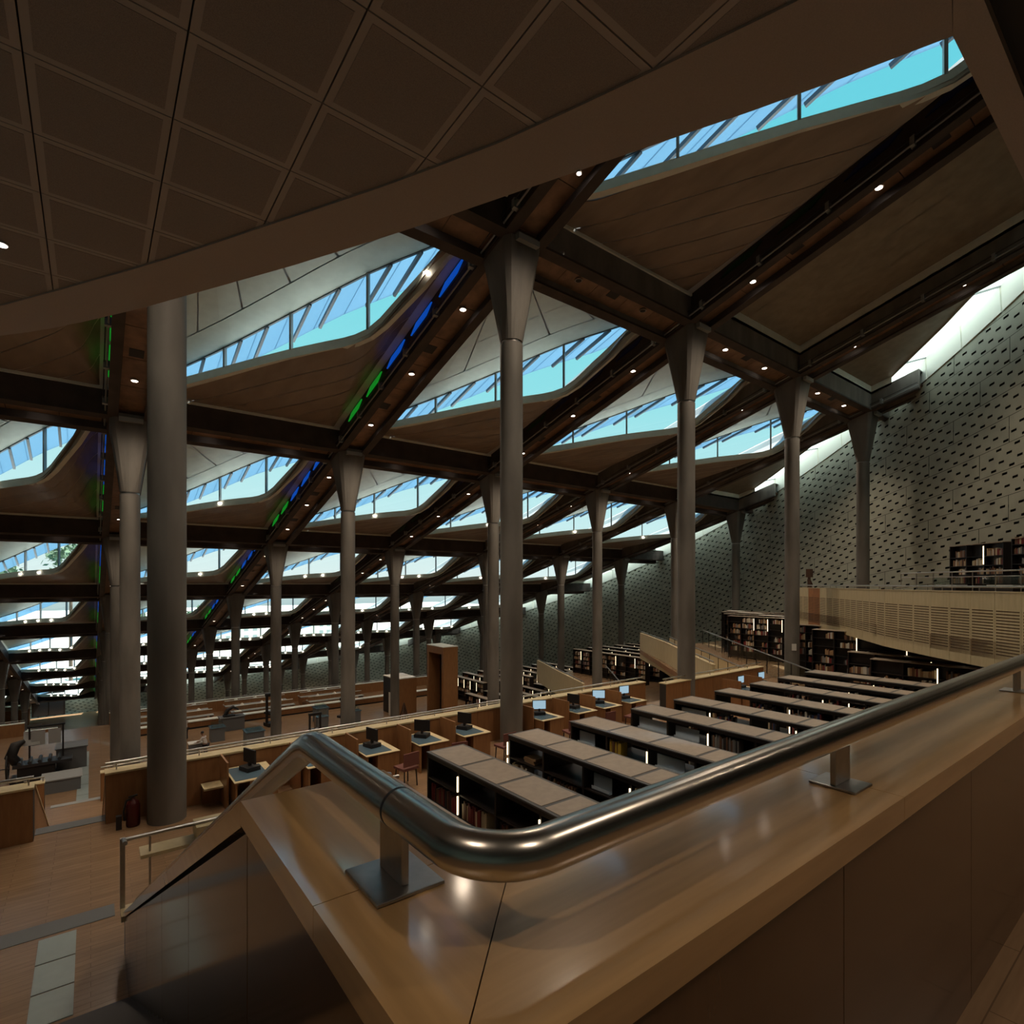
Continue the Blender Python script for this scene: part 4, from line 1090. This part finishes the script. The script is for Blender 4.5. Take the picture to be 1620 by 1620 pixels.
# ================================================================== CANTILEVERED DECKS AT THE RIGHT
def deck_parapet(lab, line, ztop, h, slats, panel=.9, group=None, warm_sheen=None, taper=0):
    t = thing('balcony_parapet', lab, 'balcony', (line[0][0], line[0][1], ztop - h)); ox, oy, oz = line[0][0], line[0][1], ztop - h
    tot = 0; idx = 0
    for (ax, ay), (bx, by) in zip(line, line[1:]):
        L = hypot(bx - ax, by - ay); n = max(1, round(L / panel)); dx, dy = (bx - ax) / L, (by - ay) / L; nx, ny = dy, -dx
        if nx * ax + ny * ay > 0: nx, ny = -nx, -ny   # towards the viewer
        P = lambda s, z, d: (ax + dx * s + nx * d - ox, ay + dy * s + ny * d - oy, z)
        for j in range(n):
            s0, s1 = L * j / n + .006, L * (j + 1) / n - .006; idx += 1
            b = MB(); b.hexa([P(s0, 0, -.12), P(s1, 0, -.12), P(s1, 0, 0), P(s0, 0, 0), P(s0, h, -.12), P(s1, h, -.12), P(s1, h, 0), P(s0, h, 0)])
            b.obj('panel', M['woodwarm'] if warm_sheen and idx in warm_sheen else M['woodlight'], t)
            if slats:
                b = MB()
                for q in range(15):
                    z = .42 + q * .088; b.hexa([P(s0 + .05, z, 0), P(s1 - .05, z, 0), P(s1 - .05, z, .004), P(s0 + .05, z, .004), P(s0 + .05, z + .03, 0), P(s1 - .05, z + .03, 0), P(s1 - .05, z + .03, .004), P(s0 + .05, z + .03, .004)])
                stuff(b.obj('vent_slot', M['slotwood'], t))
        b = MB(); b.tube([P(0, h + .16, -.06), P(L, h + .16, -.06)], .03, 8)
        b.obj('rail', M['steeld'], t)
        s = .5
        while s < L: MB().bar(P(s, h, -.06), P(s, h + .16, -.06), .03, .03).obj('rail_post', M['steeld'], t); s += 1.6
        b = MB(); b.hexa([P(0, h, -.16), P(L, h, -.16), P(L, h, .02), P(0, h, .02), P(0, h + .03, -.16), P(L, h + .03, -.16), P(L, h + .03, .02), P(0, h + .03, .02)]); b.obj('cap', M['woodlight'], t)
    return t
D1 = [(33.8, 15.6), (29.5, 11.6), (24.6, 8.05), (22.4, 6.0), (19.9, 3.3), (17.8, .7)]
deck_parapet('curved pale timber balcony front with rows of slots, high at the right', D1, -.25, 2.2, True, warm_sheen=(3, 4))  # orange panels paint a glowing reflection as wood colour
slab('floor', D1[::-1] + [(37.5, 15.6), (40, 12), (34, 3), (28, -4), (18, -4)][:5], -1.66, .5, M['floor'])
D2 = [(34.3, 28.0), (30.2, 22.6), (26.4, 18.2), (23.6, 14.9)]
deck_parapet('pale timber balcony front at mid height, behind the second tall column', D2, -3.9, 2.0, False)
slab('floor', [(34.3, 28), (23.6, 15.25), (44, 15.25), (49, 27.9)][::-1], F1, .3, M['floor'])
D3 = [(32.3, 38.2), (29.6, 32.5), (27.2, 27.2)]
deck_parapet('small pale timber balcony front farther back, behind the row of screens', D3, -7.0, 1.9, False)
slab('floor', [(32.3, 38.2), (27.2, 26.9), (49, 26.9), (52, 38.1)][::-1], -8.4, .3, M['floor'])
def glass_rail(lab, line, ztop, h, solid):
    t = thing('railing', lab, 'railing', (line[0][0], line[0][1], ztop[0] - h)); o = Vector((line[0][0], line[0][1], ztop[0] - h))
    (ax, ay), (bx, by) = line; A = Vector((ax, ay, ztop[0])) - o; B = Vector((bx, by, ztop[1])) - o
    MB().tube([tuple(A), tuple(B)], .035, 8).obj('rail', M['steeld'], t)
    n = max(2, round((B - A).length / 1.4))
    for k in range(n + 1):
        p = A.lerp(B, k / n); MB().bar(tuple(p - Vector((0, 0, h))), tuple(p), .04, .04).obj('post', M['darkshelf'], t)
    dn = Vector((0, 0, 1))
    MB().quad(tuple(A - dn * h), tuple(B - dn * h), tuple(B - dn * .08), tuple(A - dn * .08)).obj('glass_panel', M['woodlight'] if solid else M['railglass'], t)
    return t
glass_rail('sloping glazed steel railing behind the mid-height balcony, upper one', ((37.5, 24.5), (26.5, 11.2)), (-3.6, -4.15), 1.1, False)
glass_rail('sloping steel railing with timber backing below the glazed railing', ((36.0, 26.5), (26.6, 14.0)), (-4.15, -4.6), 1.0, True)
glass_rail('sloping glazed steel railing behind the small farther balcony', ((34.0, 31.2), (30.5, 26.5)), (-6.9, -7.3), 1.1, False)
# upper gallery at the far right
slab('floor', [(25.3, 3.4), (27.0, 1.6), (31.5, 2.6), (35.0, 6.2), (36.5, 9.8), (31.0, 9.8)], -.5, .5, M['floor'])
t = thing('railing', 'upper steel railing of the gallery at the far right, above the slatted balcony', 'railing', (25.0, 3.45, -.5))
A = Vector((0, 0, .98)); B = Vector((5.5, 5.85, .98))
MB().tube([tuple(A), tuple(B)], .028, 8).obj('rail', M['steeld'], t); MB().tube([tuple(A - Vector((0, 0, .2))), tuple(B - Vector((0, 0, .2)))], .018, 8).obj('lower_rail', M['steeld'], t)
for k in range(8):
    p = A.lerp(B, k / 7); MB().bar((p.x, p.y, 0), (p.x, p.y, .98), .03, .03).obj('post', M['steeld'], t)
for k, (x, y) in enumerate(((29.2, 7.7), (27.5, 5.6), (26.5, 4.2))):
    t = thing('display_case', 'glass topped display case on the upper gallery, %s from the left' % ORD[k], 'display case', (x + .5, y - .5, -.5), .816, 'display cases on the gallery')
    MB().box(-.75, -.3, 0, .75, .3, .40).obj('plinth', M['darkshelf'], t); MB().box(-.75, -.3, .46, .75, .3, .80).obj('glass_box', M['caseglass'], t); MB().box(-.65, -.22, .42, .65, .22, .46).obj('exhibit_tray', M['paper'], t)
tall_case(30.3, 5.6, -.5, 3.0, 2.25, -.714, 'dark bookcase against the round wall on the upper gallery, left one', 'gallery bookcases', 31, 1, .85)
tall_case(28.2, 3.1, -.5, 2.9, 2.35, -.714, 'dark bookcase against the round wall on the upper gallery, right one', 'gallery bookcases', 32, 1, .9)
t = thing('sculpture', 'small dark standing sculpture on the left end of the slatted balcony', 'sculpture', (34.6, 15.3, -1.66))
MB().cyl(0, 0, 0, 1.3, .2, .2, 10).obj('pedestal', M['darkshelf'], t); MB().tube([(0, 0, 1.3), (.12, 0, 1.6), (-.05, 0, 1.9), (.06, 0, 2.1)], [.12, .16, .10, .05], 8).obj('figure', M['bronze'], t)
MB().box(-.18, -.12, 2.05, .2, .12, 2.55).obj('head', M['bronze'], t)

# ================================================================== LOWER TERRACES: BOOKCASE BANKS
def bank(xs, ya, L, z, H, lab, group, seed, strips=4, dens=.7):
    base = None
    for k, x in enumerate(xs):
        nm = lab % (ORD[k] if k < 14 else 'farthest')
        if base is None or k % 4 == 0: base = tall_case(x, ya, z, L, H, 0, nm, group, seed + k, strips, dens); o = base
        else:
            o = copy_tree(base); o.location = (x, ya, z); tag(o, nm, 'bookcase', group)
bank([25.4 + 1.9 * k for k in range(5)], 33.0, 6.5, -11.6, 2.2, 'low lit bookcase right of the tall portal, %s in the near bank', 'near bank of lit bookcases', 40)
bank([29.3 + 1.9 * k for k in range(8)], 42.5, 6.6, -11.6, 2.2, 'low lit bookcase in the bank beyond the portal, %s from the left', 'middle bank of lit bookcases', 60)
bank([30 + 1.9 * k for k in range(12)], 52.5, 9, -14.6, 2.2, 'low bookcase with pale top in the far bank, %s from the left', 'far bank of bookcases', 80)
bank([36.2 + 1.9 * k for k in range(7)], 29, 8.5, -8.4, 2.2, 'low bookcase below the mid-height balcony, %s from the left', 'bookcases under the mid-height balcony', 100)
bank([38 + 1.9 * k for k in range(8)], 67, 9, -17.6, 2.2, 'pale topped bookcase in the farthest bank, %s from the left', 'farthest bank of bookcases', 120)

# ================================================================== EXHIBITION FLOOR
FE = -11.6
t = thing('timber_portal', 'tall free-standing timber portal with a dark opening on the exhibition floor', 'display structure', (24.0, 40.8, FE))
H, Wd, Dp = 6.1, 1.45, 2.9    # opening faces -x
MB().box(0, 0, 0, Wd, .32, H).obj('side_panel', M['woodplain'], t); MB().box(0, Dp - .32, 0, Wd, Dp, H).obj('side_panel', M['woodplain'], t)
MB().box(0, .32, H - .6, Wd, Dp - .32, H).obj('lintel', M['woodplain'], t)
MB().box(-.02, -.02, H, Wd + .02, Dp + .02, H + .06).obj('top', M['sill'], t)
MB().box(Wd - .3, .32, 0, Wd - .1, Dp - .32, H - .6).obj('dark_backing', M['darkshelf'], t)
t = thing('display_cube', 'timber exhibition cube with white top and black left side', 'display structure', (21.2, 44.0, FE))
MB().box(0, 0, 0, 1.9, 2.8, 3.2).obj('body', M['woodplain'], t); MB().box(-.03, -.03, 3.2, 1.93, 2.83, 3.26).obj('top', M['paper'], t)
MB().box(-.05, .1, .02, 0, 2.7, 3.15).obj('black_opening', M['black'], t); MB().box(-.32, .5, 0, -.26, 1.0, 2.0).obj('text_panel', M['paper'], t)
def showcase(x, y, w, d, h, lab, glass_h=.35, top='glasstop', rz=0, name='display_case'):
    t = thing(name, lab, 'display case', (x, y, FE), rz)
    MB().box(-w / 2, -d / 2, 0, w / 2, d / 2, h).obj('plinth', M['grey'], t)
    MB().box(-w / 2 - .06, -d / 2 - .06, h, w / 2 + .06, d / 2 + .06, h + .06).obj('rim', M[top], t)
    if glass_h: MB().box(-w / 2 + .1, -d / 2 + .1, h + .06, w / 2 - .1, d / 2 - .1, h + .06 + glass_h).obj('glass_cover', M['caseglass'], t)
    return t
showcase(9.2, 42.1, 1.15, 1.15, 1.15, 'grey square display plinth with dark top beside the round column', .12)
showcase(7.4, 45.4, .9, .9, 1.0, 'small grey plinth under a glass cover behind the man in white', .3)
showcase(8.9, 48.2, 1.7, 1.0, 1.0, 'wide grey plinth carrying a black instrument, near the far parapet', 0, 'grey')
showcase(5.55, 41.9, .75, .6, .95, 'narrow grey lectern the man in white leans on', 0, 'paper')
showcase(14.2, 42.6, .8, .5, 1.3, 'tall black showcase seen over the bend of the handrail', .5)
showcase(15.3, 46.2, 1.0, 1.0, 1.2, 'grey plinth between the two dark machines', .2)
showcase(17.5, 44.2, .7, .7, 1.0, 'small grey plinth left of the exhibition cube', .3)
showcase(-.95, 44.8, 1.5, 1.6, 1.3, 'dark grey box plinth behind the printing press by the aisle', 0, 'grey')
showcase(-1.3, 40.2, 1.7, 1.6, .7, 'low grey plinth in front of the printing press', 0, 'greylight')
t = thing('instrument', 'black instrument with a curved arm on the wide grey plinth', 'instrument', (8.9, 48.2, FE + 1.06))
MB().tube([(-.5, 0, 0), (-.3, 0, .5), (.1, 0, .7), (.5, 0, .45)], [.14, .16, .14, .06], 8).obj('arm', M['black'], t); MB().box(-.6, -.3, 0, .2, .3, .12).obj('base', M['black'], t); MB().box(.2, -.25, .3, .7, .25, .34).obj('plate', M['paper'], t)
def machine(x, y, lab, s=1.0, rz=0):
    t = thing('printing_machine', lab, 'machine', (x, y, FE), rz)
    MB().box(-.5 * s, -.4 * s, 0, .5 * s, .4 * s, .25 * s).obj('base', M['black'], t)
    for sx in (-.42, .42): MB().bar((sx * s, 0, .2 * s), (sx * s, 0, 2.3 * s), .12 * s, .18 * s).obj('upright', M['black'], t)
    MB().box(-.5 * s, -.15 * s, 2.2 * s, .5 * s, .15 * s, 2.4 * s).obj('crosshead', M['black'], t)
    MB().tube([(0, 0, 1.1 * s), (0, 0, 2.2 * s)], .07 * s, 8).obj('screw', M['steeld'], t)
    MB().box(-.4 * s, -.5 * s, .85 * s, .4 * s, .5 * s, 1.0 * s).obj('bed', M['black'], t); MB().box(-.3 * s, -.3 * s, 1.02 * s, .3 * s, .3 * s, 1.12 * s).obj('platen', M['steeld'], t)
    return t
machine(13.0, 40.5, 'black hand press seen just beyond the top bend of the handrail', .9)
machine(16.2, 42.9, 'black hand press between the handrail bend and the exhibition cube', 1.05, .5)
machine(11.8, 47.5, 'black press beside the round column in the middle distance', 1.1, .2)
# large printing press at the left
t = thing('printing_press', 'large black printing press with wheel and two tilted panels, left of the aisle', 'machine', (-2.4, 43.2, FE))
MB().box(-1.3, -.7, 0, .9, .7, .22).obj('base', M['black'], t)
MB().box(-1.2, -.6, .85, 1.5, .6, 1.02).obj('bed', M['press'], t); MB().box(-1.0, -.5, .22, .7, .5, .85).obj('frame', M['black'], t)
for a in range(5): MB().tube([(-.9 + a * .45, -.62, 1.12), (-.9 + a * .45, .62, 1.12)], .09, 10).obj('roller', M['press'], t)
b = MB(); b.tube([(-1.45, .8 * cos(2 * pi * k / 20) * .9, .9 + .75 * sin(2 * pi * k / 20)) for k in range(21)], .045, 6)
b.obj('wheel', M['black'], t)
for k in range(3): a = pi * k / 3; MB().bar((-1.45, -.7 * cos(a), .9 - .7 * sin(a)), (-1.45, .7 * cos(a), .9 + .7 * sin(a)), .03, .03).obj('spoke', M['black'], t)
for x in (-.5, 1.05): MB().bar((x, .3, 1.0), (x, .3, 3.0), .09, .09).obj('upright', M['black'], t)
MB().bar((-.6, .3, 3.0), (1.15, .3, 3.0), .09, .09).obj('crossbar', M['black'], t)
MB().bar((-.4, .15, 1.95), (-.4, .45, 2.75), .03, .75, up=(1, 0, 0)).obj('tilted_panel', M['greylight'], t); 
MB().box(-.42, .2, 1.9, .22, .26, 2.8).obj('sheet_panel', M['greylight'], t); MB().box(.36, .2, 1.9, .95, .26, 2.75).obj('sheet_panel', M['greylight'], t)
MB().tube([(-1.0, 0, 1.0), (-1.3, -.1, 1.5), (-1.1, 0, 2.1), (-.7, .1, 2.3)], [.25, .3, .28, .1], 8).obj('hopper', M['black'], t)
MB().tube([(-1.3, -.5, .9), (-2.0, -.7, 1.0), (-2.9, -.8, .3), (-3.3, -1.0, .03)], .03, 6).obj('cable', M['black'], t)
# tripod and sculptures
t = thing('tripod_frame', 'small dark wooden pyramid frame in front of the exhibition cube', 'exhibit', (19.2, 38.6, FE))
for k in range(4): a = pi / 4 + k * pi / 2; MB().bar((.65 * cos(a), .65 * sin(a), 0), (.05 * cos(a), .05 * sin(a), 2.2), .09, .09).obj('leg', M['bronze'], t)
MB().box(-.35, -.35, 1.0, .35, .35, 1.06).obj('shelf', M['bronze'], t); MB().lathe([(.04, 2.15), (.1, 2.25), (.04, 2.4)], 0, 0, 8).obj('finial', M['bronze'], t)

# ================================================================== READING TABLES ON THE FAR TERRACES
def make_table():
    t = put('reading_table', None)
    MB().box(-2.6, -.6, .70, 2.6, .6, .75).obj('tabletop', M['tabletop'], t); MB().box(-2.6, -.02, .75, 2.6, .02, 1.1).obj('divider', M['woodplain'], t)
    for sx in (-2.5, 2.5): MB().box(sx - .04, -.55, 0, sx + .04, .55, .7).obj('leg_panel', M['woodplain'], t)
    MB().box(-2.55, -.06, 1.1, 2.55, .06, 1.13).obj('lamp_rail', M['sill'], t)
    return t
tb0 = make_table(); nt2 = 0
def lamp_mesh():
    b = MB(); b.cyl(0, 0, 0, .02, .09, .09, 8, 1); b.cyl(0, 0, .02, .4, .012, .012, 6, 1); b.cyl(0, 0, .36, .5, .17, .06, 10, 0); return b.mesh('table_lamp', [M['paper'], M['steeld']])
TL = lamp_mesh(); ntl = 0
TER = [('exhibition level', -11.6, (51.6, 54.2)), ('first far terrace', -14.6, (59.4, 62.4)), ('second far terrace', -17.6, (67.5, 71.8, 75.5)), ('third far terrace', -20.6, (82, 90)), ('fourth far terrace', -23.0, (97, 105)), ('lowest terrace', -24.5, (113, 120))]
for tn, z, ys in TER:
    for r_, y in enumerate(ys):
        for c_, x in enumerate((-22, -16, -9, 5.5, 12, 18.5, 25)):
            if (tn[0] in 'ef' and x > 20) or (tn[0] == 'e' and x < -5) or not inside(x + 3, y, WR - 3): continue
            o = tb0 if nt2 == 0 else copy_tree(tb0); nt2 += 1; o.location = (x, y, z)
            tag(o, 'long reading table on the %s, %s row, %s %s of the aisle' % (tn, ORD[r_], ORD[2 - c_] if c_ < 3 else ORD[c_ - 3], 'left' if c_ < 3 else 'right'), 'table', 'reading tables on the far terraces')
            if z > -17 and x > -10:
                for q in (-1.6, 0, 1.6):
                    if any(hypot(x + q - NX(i_), y + .3 - NY(n_)) < 1.1 for i_ in range(-2, 6) for n_ in range(3, 8)): continue
                    l = put('table_lamp', TL, None, (x + q, y + .3, z + .75)); tag(l, '%s lamp on the %s table, %s row, %s of the aisle, %s' % ({-1.6: 'left', 0: 'middle', 1.6: 'right'}[q], ORD[2 - c_] if c_ < 3 else ORD[c_ - 3], ORD[r_], 'left' if c_ < 3 else 'right', tn), 'lamp', 'table lamps on the %s' % tn)
MB_ = MB().box(0, 0, 0, 26, .5, .55).obj('panel', M['woodplain'], None, (3, 50.2, FE)); t = thing('long_bench', 'long low bench with white top along the back of the exhibition floor', 'bench', (3, 50.2, FE)); MB_.parent = t; MB_.location = (0, 0, 0); MB().box(-.05, -.1, .55, 26.05, .55, .62).obj('top', M['sill'], t); MB().box(-.02, -.03, 0, 26.02, -.001, .12).obj('toe_kick', M['black'], t)
# benches, panels and doorway at the far wall
t = thing('doorway', 'dark double doorway in the far round wall at the left', 'door', (-6.2, 132.6, -24.5)); MB().box(-2.4, 0, 0, 2.4, .3, 4.6).obj('frame', M['darkshelf'], t)
for sx in (-1.1, 1.1): MB().box(sx - 1.0, -.05, .05, sx + 1.0, .0, 4.3).obj('door_leaf', M['press'], t)
t = thing('counter', 'long orange timber counter in front of the far wall, left of the doorway', 'counter', (-16.5, 126, -24.5)); MB().box(0, 0, 0, 8, 3, 2.8).obj('body', M['woodwarm'], t); MB().box(-.1, -.1, 2.8, 8.1, 3.1, 2.95).obj('top', M['woodlight'], t)
t = thing('counter', 'orange timber enclosure in front of the far round wall, centre left', 'counter', (29.5, 92, -20.6)); MB().box(0, -2, 0, 10, 0, 2.6).obj('body', M['woodwarm'], t); MB().box(-.1, -2.1, 2.6, 10.1, .1, 2.75).obj('top', M['woodlight'], t)
for k, (x, y) in enumerate(((-7.5, 73.4), (-9.6, 73.4), (-11.4, 73.4))):
    t = thing('leaning_board', 'tall pale slanted display board left of the aisle, %s from the right' % ORD[k], 'display board', (x, y, -17.6)); MB().hexa([(-.5, 0, 0), (.5, 0, 0), (.5, 1.5, 0), (-.5, 1.5, 0), (-.1, 0, 2.6), (.5, 0, 2.6), (.5, 1.0, 2.6), (-.1, 1.0, 2.6)]).obj('board', M['woodlight'], t); MB().box(.5, 0, .1, .56, 1.1, 2.5).obj('light_face', M['sill'], t)

# ================================================================== PEOPLE
def person(x, y, z, rz, label, lean, hh=1.68, arms='desk'):
    t = thing('person', label, 'person', (x, y, z), rz)
    def skin(name, verts, edges, radii, m, parent, sub=2):
        me = bpy.data.meshes.new(name); me.from_pydata(verts, edges, []); me.materials.append(m)
        o = put(name, me, parent); md = o.modifiers.new('skin', 'SKIN'); lay = me.skin_vertices[0].data if me.skin_vertices else None
        if lay is None:
            bm_ = None
        for i, r in enumerate(radii): me.skin_vertices[0].data[i].radius = (r, r) if not isinstance(r, tuple) else r
        me.skin_vertices[0].data[0].use_root = True; s = o.modifiers.new('sub', 'SUBSURF'); s.levels = s.render_levels = sub; return o
    k = hh / 1.68; ly = lean
    V = [(0, 0, .92), (0, .02 + ly * .3, 1.12), (0, .02 + ly * .7, 1.32), (0, .02 + ly, 1.44), (0, .03 + ly * 1.1, 1.50), (0, .05 + ly * 1.2, 1.60),
         (.17, ly * .9, 1.40), (.24, .12 + ly, 1.16), (.18, .38 + ly, 1.08), (-.17, ly * .9, 1.40), (-.24, .12 + ly, 1.16), (-.18, .38 + ly, 1.08),
         (.10, 0, .86), (.11, .02, .48), (.12, -.02, .09), (.13, .12, .04), (-.10, 0, .86), (-.11, .03, .48), (-.12, -.02, .09), (-.13, .12, .04)]
    V = [tuple(c * k for c in v) for v in V]
    E = [(0, 1), (1, 2), (2, 3), (3, 4), (4, 5), (3, 6), (6, 7), (7, 8), (3, 9), (9, 10), (10, 11), (0, 12), (12, 13), (13, 14), (14, 15), (0, 16), (16, 17), (17, 18), (18, 19)]
    rad = [(.15, .11), (.14, .10), (.16, .11), (.10, .08), .05, .05, .06, .045, .035, .06, .045, .035, .09, .06, .045, .035, .09, .06, .045, .035]
    me = bpy.data.meshes.new('body'); me.from_pydata(V, E, []); me.materials.append(M['skin'])
    bo = put('body', me, t)
    ok = [0]
    def grow(o, rad, root=0, lv=2):
        md = o.modifiers.new('skin', 'SKIN')
        if not o.data.skin_vertices:
            import bmesh
            bm = bmesh.new(); bm.from_mesh(o.data); bm.verts.layers.skin.verify(); bm.to_mesh(o.data); bm.free()
        for i, r in enumerate(rad):
            r = r if isinstance(r, tuple) else (r, r); o.data.skin_vertices[0].data[i].radius = (r[0] * k, r[1] * k)
        o.data.skin_vertices[0].data[root].use_root = True
        s = o.modifiers.new('sub', 'SUBSURF'); s.levels = s.render_levels = lv
    grow(bo, rad)
    # clothing slightly outside the body
    sv = [V[i] for i in (0, 1, 2, 3, 6, 7, 9, 10)]; me = bpy.data.meshes.new('shirt'); me.from_pydata(sv, [(0, 1), (1, 2), (2, 3), (3, 4), (4, 5), (3, 6), (6, 7)], []); me.materials.append(M['shirt'])
    so = put('shirt', me, t); grow(so, [(.175, .13), (.165, .125), (.185, .13), (.13, .10), .085, .07, .085, .07])
    tv = [V[i] for i in (0, 12, 13, 14, 16, 17, 18)]; me = bpy.data.meshes.new('trousers'); me.from_pydata(tv, [(0, 1), (1, 2), (2, 3), (0, 4), (4, 5), (5, 6)], []); me.materials.append(M['trousers'])
    to = put('trousers', me, t); grow(to, [(.165, .13), .11, .08, .065, .11, .08, .065])
    hx, hy, hz = V[5]; prof = [(.02, -.10), (.06, -.08), (.078, -.02), (.083, .05), (.07, .11), (.03, .14)]
    hd = MB().lathe([(r * k, z_ * k) for r, z_ in prof], 0, 0, 14); hd.obj('head', M['skin'], t, (hx, hy, hz + .05 * k))
    MB().lathe([(.088 * k, .02 * k), (.092 * k, .07 * k), (.078 * k, .13 * k), (.03 * k, .155 * k)], 0, 0, 14).obj('hair', M['hair'], t, (hx, hy - .012, hz + .05 * k))
    f = MB(); f.bar((0, .07 * k, .01), (0, .10 * k, -.012), .02, .03); f.bar((-.035, .078 * k, .035), (-.025, .082 * k, .035), .018, .01, 1); f.bar((.025, .078 * k, .035), (.035, .082 * k, .035), .018, .01, 1); f.bar((-.02, .078 * k, -.045), (.02, .078 * k, -.045), .006, .01, 1)
    f.box(-.092 * k, -.01, -.02, -.078 * k, .015, .03); f.box(.078 * k, -.01, -.02, .092 * k, .015, .03); f.obj('face', [M['skin'], M['hair']], t, (hx, hy, hz + .05 * k))
    for sx, vi in ((1, 8), (-1, 11)):
        px, py, pz = V[vi]; b = MB(); b.bar((0, 0, 0), (0, .08, -.005), .075, .028)
        for q, l in enumerate((.06, .075, .08, .065)): xx = -.03 + q * .02; b.tube([(xx, .08, -.005), (xx, .08 + l * .6, -.008), (xx, .08 + l, -.022)], [.009, .008, .006], 6)
        b.tube([(-.035 * sx, .02, -.005), (-.062 * sx, .05, -.01), (-.066 * sx, .08, -.018)], [.011, .009, .007], 6); b.obj('hand', M['skin'], t, (px, py, pz))
    return t
px, py = at(325, 1198, FE)
person(px, py - .2, FE, 1.0, 'man in a white shirt and black trousers leaning on a grey lectern', .16)
px, py = at(291, 1172, FE)
person(px + .1, py, FE, .6, 'person in a white shirt standing half hidden behind the big column', .05)

# ================================================================== OUTSIDE
o = MB().quad((-400, 140, -26.5), (400, 140, -26.5), (400, 700, -26.5), (-400, 700, -26.5)).obj('ground', M['ground']); o['kind'] = 'structure'
def leafball(seed):
    rr = random.Random(seed); b = MB()
    for k in range(420):
        th, ph = rr.uniform(0, 2 * pi), math.acos(rr.uniform(-1, 1)); r = rr.uniform(.55, 1) * (1 + .22 * sin(3 * th + seed) * sin(2 * ph))
        c = Vector((r * sin(ph) * cos(th), r * sin(ph) * sin(th), r * cos(ph) * .8)); u = Vector((rr.uniform(-1, 1), rr.uniform(-1, 1), rr.uniform(-1, 1))).normalized() * .13; w = u.cross(Vector((rr.uniform(-1, 1), rr.uniform(-1, 1), 1))).normalized() * .09
        b.add([c - u, c - w, c + u, c + w], [(0, 1, 2, 3)])
    return b.mesh('crown', M['leaf'])
LB = [leafball(k) for k in range(3)]
TRK = MB().cyl(0, 0, 0, 1, .45, .3, 8).mesh('trunk', M['trunk'])
for k in range(7):
    x = -58 + k * 13.5; y = 178 + (k % 2) * 14; h = (24, 28, 32, 27, 33, 20, 15)[k]
    t = thing('tree', 'hazy green tree outside the lower windows, %s from the left' % ORD[k], 'tree', (x, y, -26.5), R.uniform(0, 6), 'trees outside the building')
    c = put('crown', LB[k % 3], t, (0, 0, h)); c.scale = (5.5, 5.5, 6); tr_ = put('trunk', TRK, t); tr_.scale = (1, 1, h)
for k, (x, w, h) in enumerate(((34, 22, 13), (78, 26, 15), (-95, 26, 20))):
    t = thing('building', 'cream coloured block of flats far outside the windows, %s' % ('middle one', 'right one', 'left one')[k], 'building', (x, 235 + 5 * k, -26.5))
    MB().box(0, 0, 0, w, 14, h).obj('wall', M['stone'], t)
    for i_ in range(int(w // 3.2)):
        for j_ in range(int(h // 3.4)): MB().box(1 + i_ * 3.2, -.12, 1.2 + j_ * 3.3, 2.6 + i_ * 3.2, .05, 2.9 + j_ * 3.3).obj('window', M['sea'], t)

# spots at the hall and ceiling downlights, then added fill over the viewer
def lamp(kind, loc, power, col, size=.28, angle=2.3, rot=(0, 0, 0)):
    d = bpy.data.lights.new('downlight_or_fill_beam', kind); d.energy = power; d.color = col
    if kind == 'SPOT': d.spot_size = angle; d.spot_blend = .9; d.shadow_soft_size = size
    else: d.shadow_soft_size = size
    o = bpy.data.objects.new('downlight_or_fill_beam', d); COL.objects.link(o); o.location = loc; o.rotation_euler = rot; return o
WARM = (1.0, .80, .60)
for n in range(0, 8):
    for i in range(-1, 5):
        for v in ((.30, .5, .79) if n == 0 else (.205, .5, .79) if n == 1 else (.205, .79) if n == 2 else (.49,)):
            x, y = NX(i), NY(n) + 14.4 * v
            if inside(x, y, WR - 3) and y > 3: lamp('SPOT', (x, y, sl(14.6, y)), LAMP_W * (1.5 if n < 2 else 1 if n < 3 else 1.6), WARM)
px, py = at(2, 384, HC); lamp('SPOT', (px, py, HC - .06), 60, WARM, .06)
for x, y in ((1.5, -2.5), (5.5, -1.5), (-2.5, 1.0), (9.5, -1.5)): lamp('SPOT', (x, y, HC - .06), FILL_W, WARM, .08)  # added fill without fittings, brightens the surroundings of the viewer
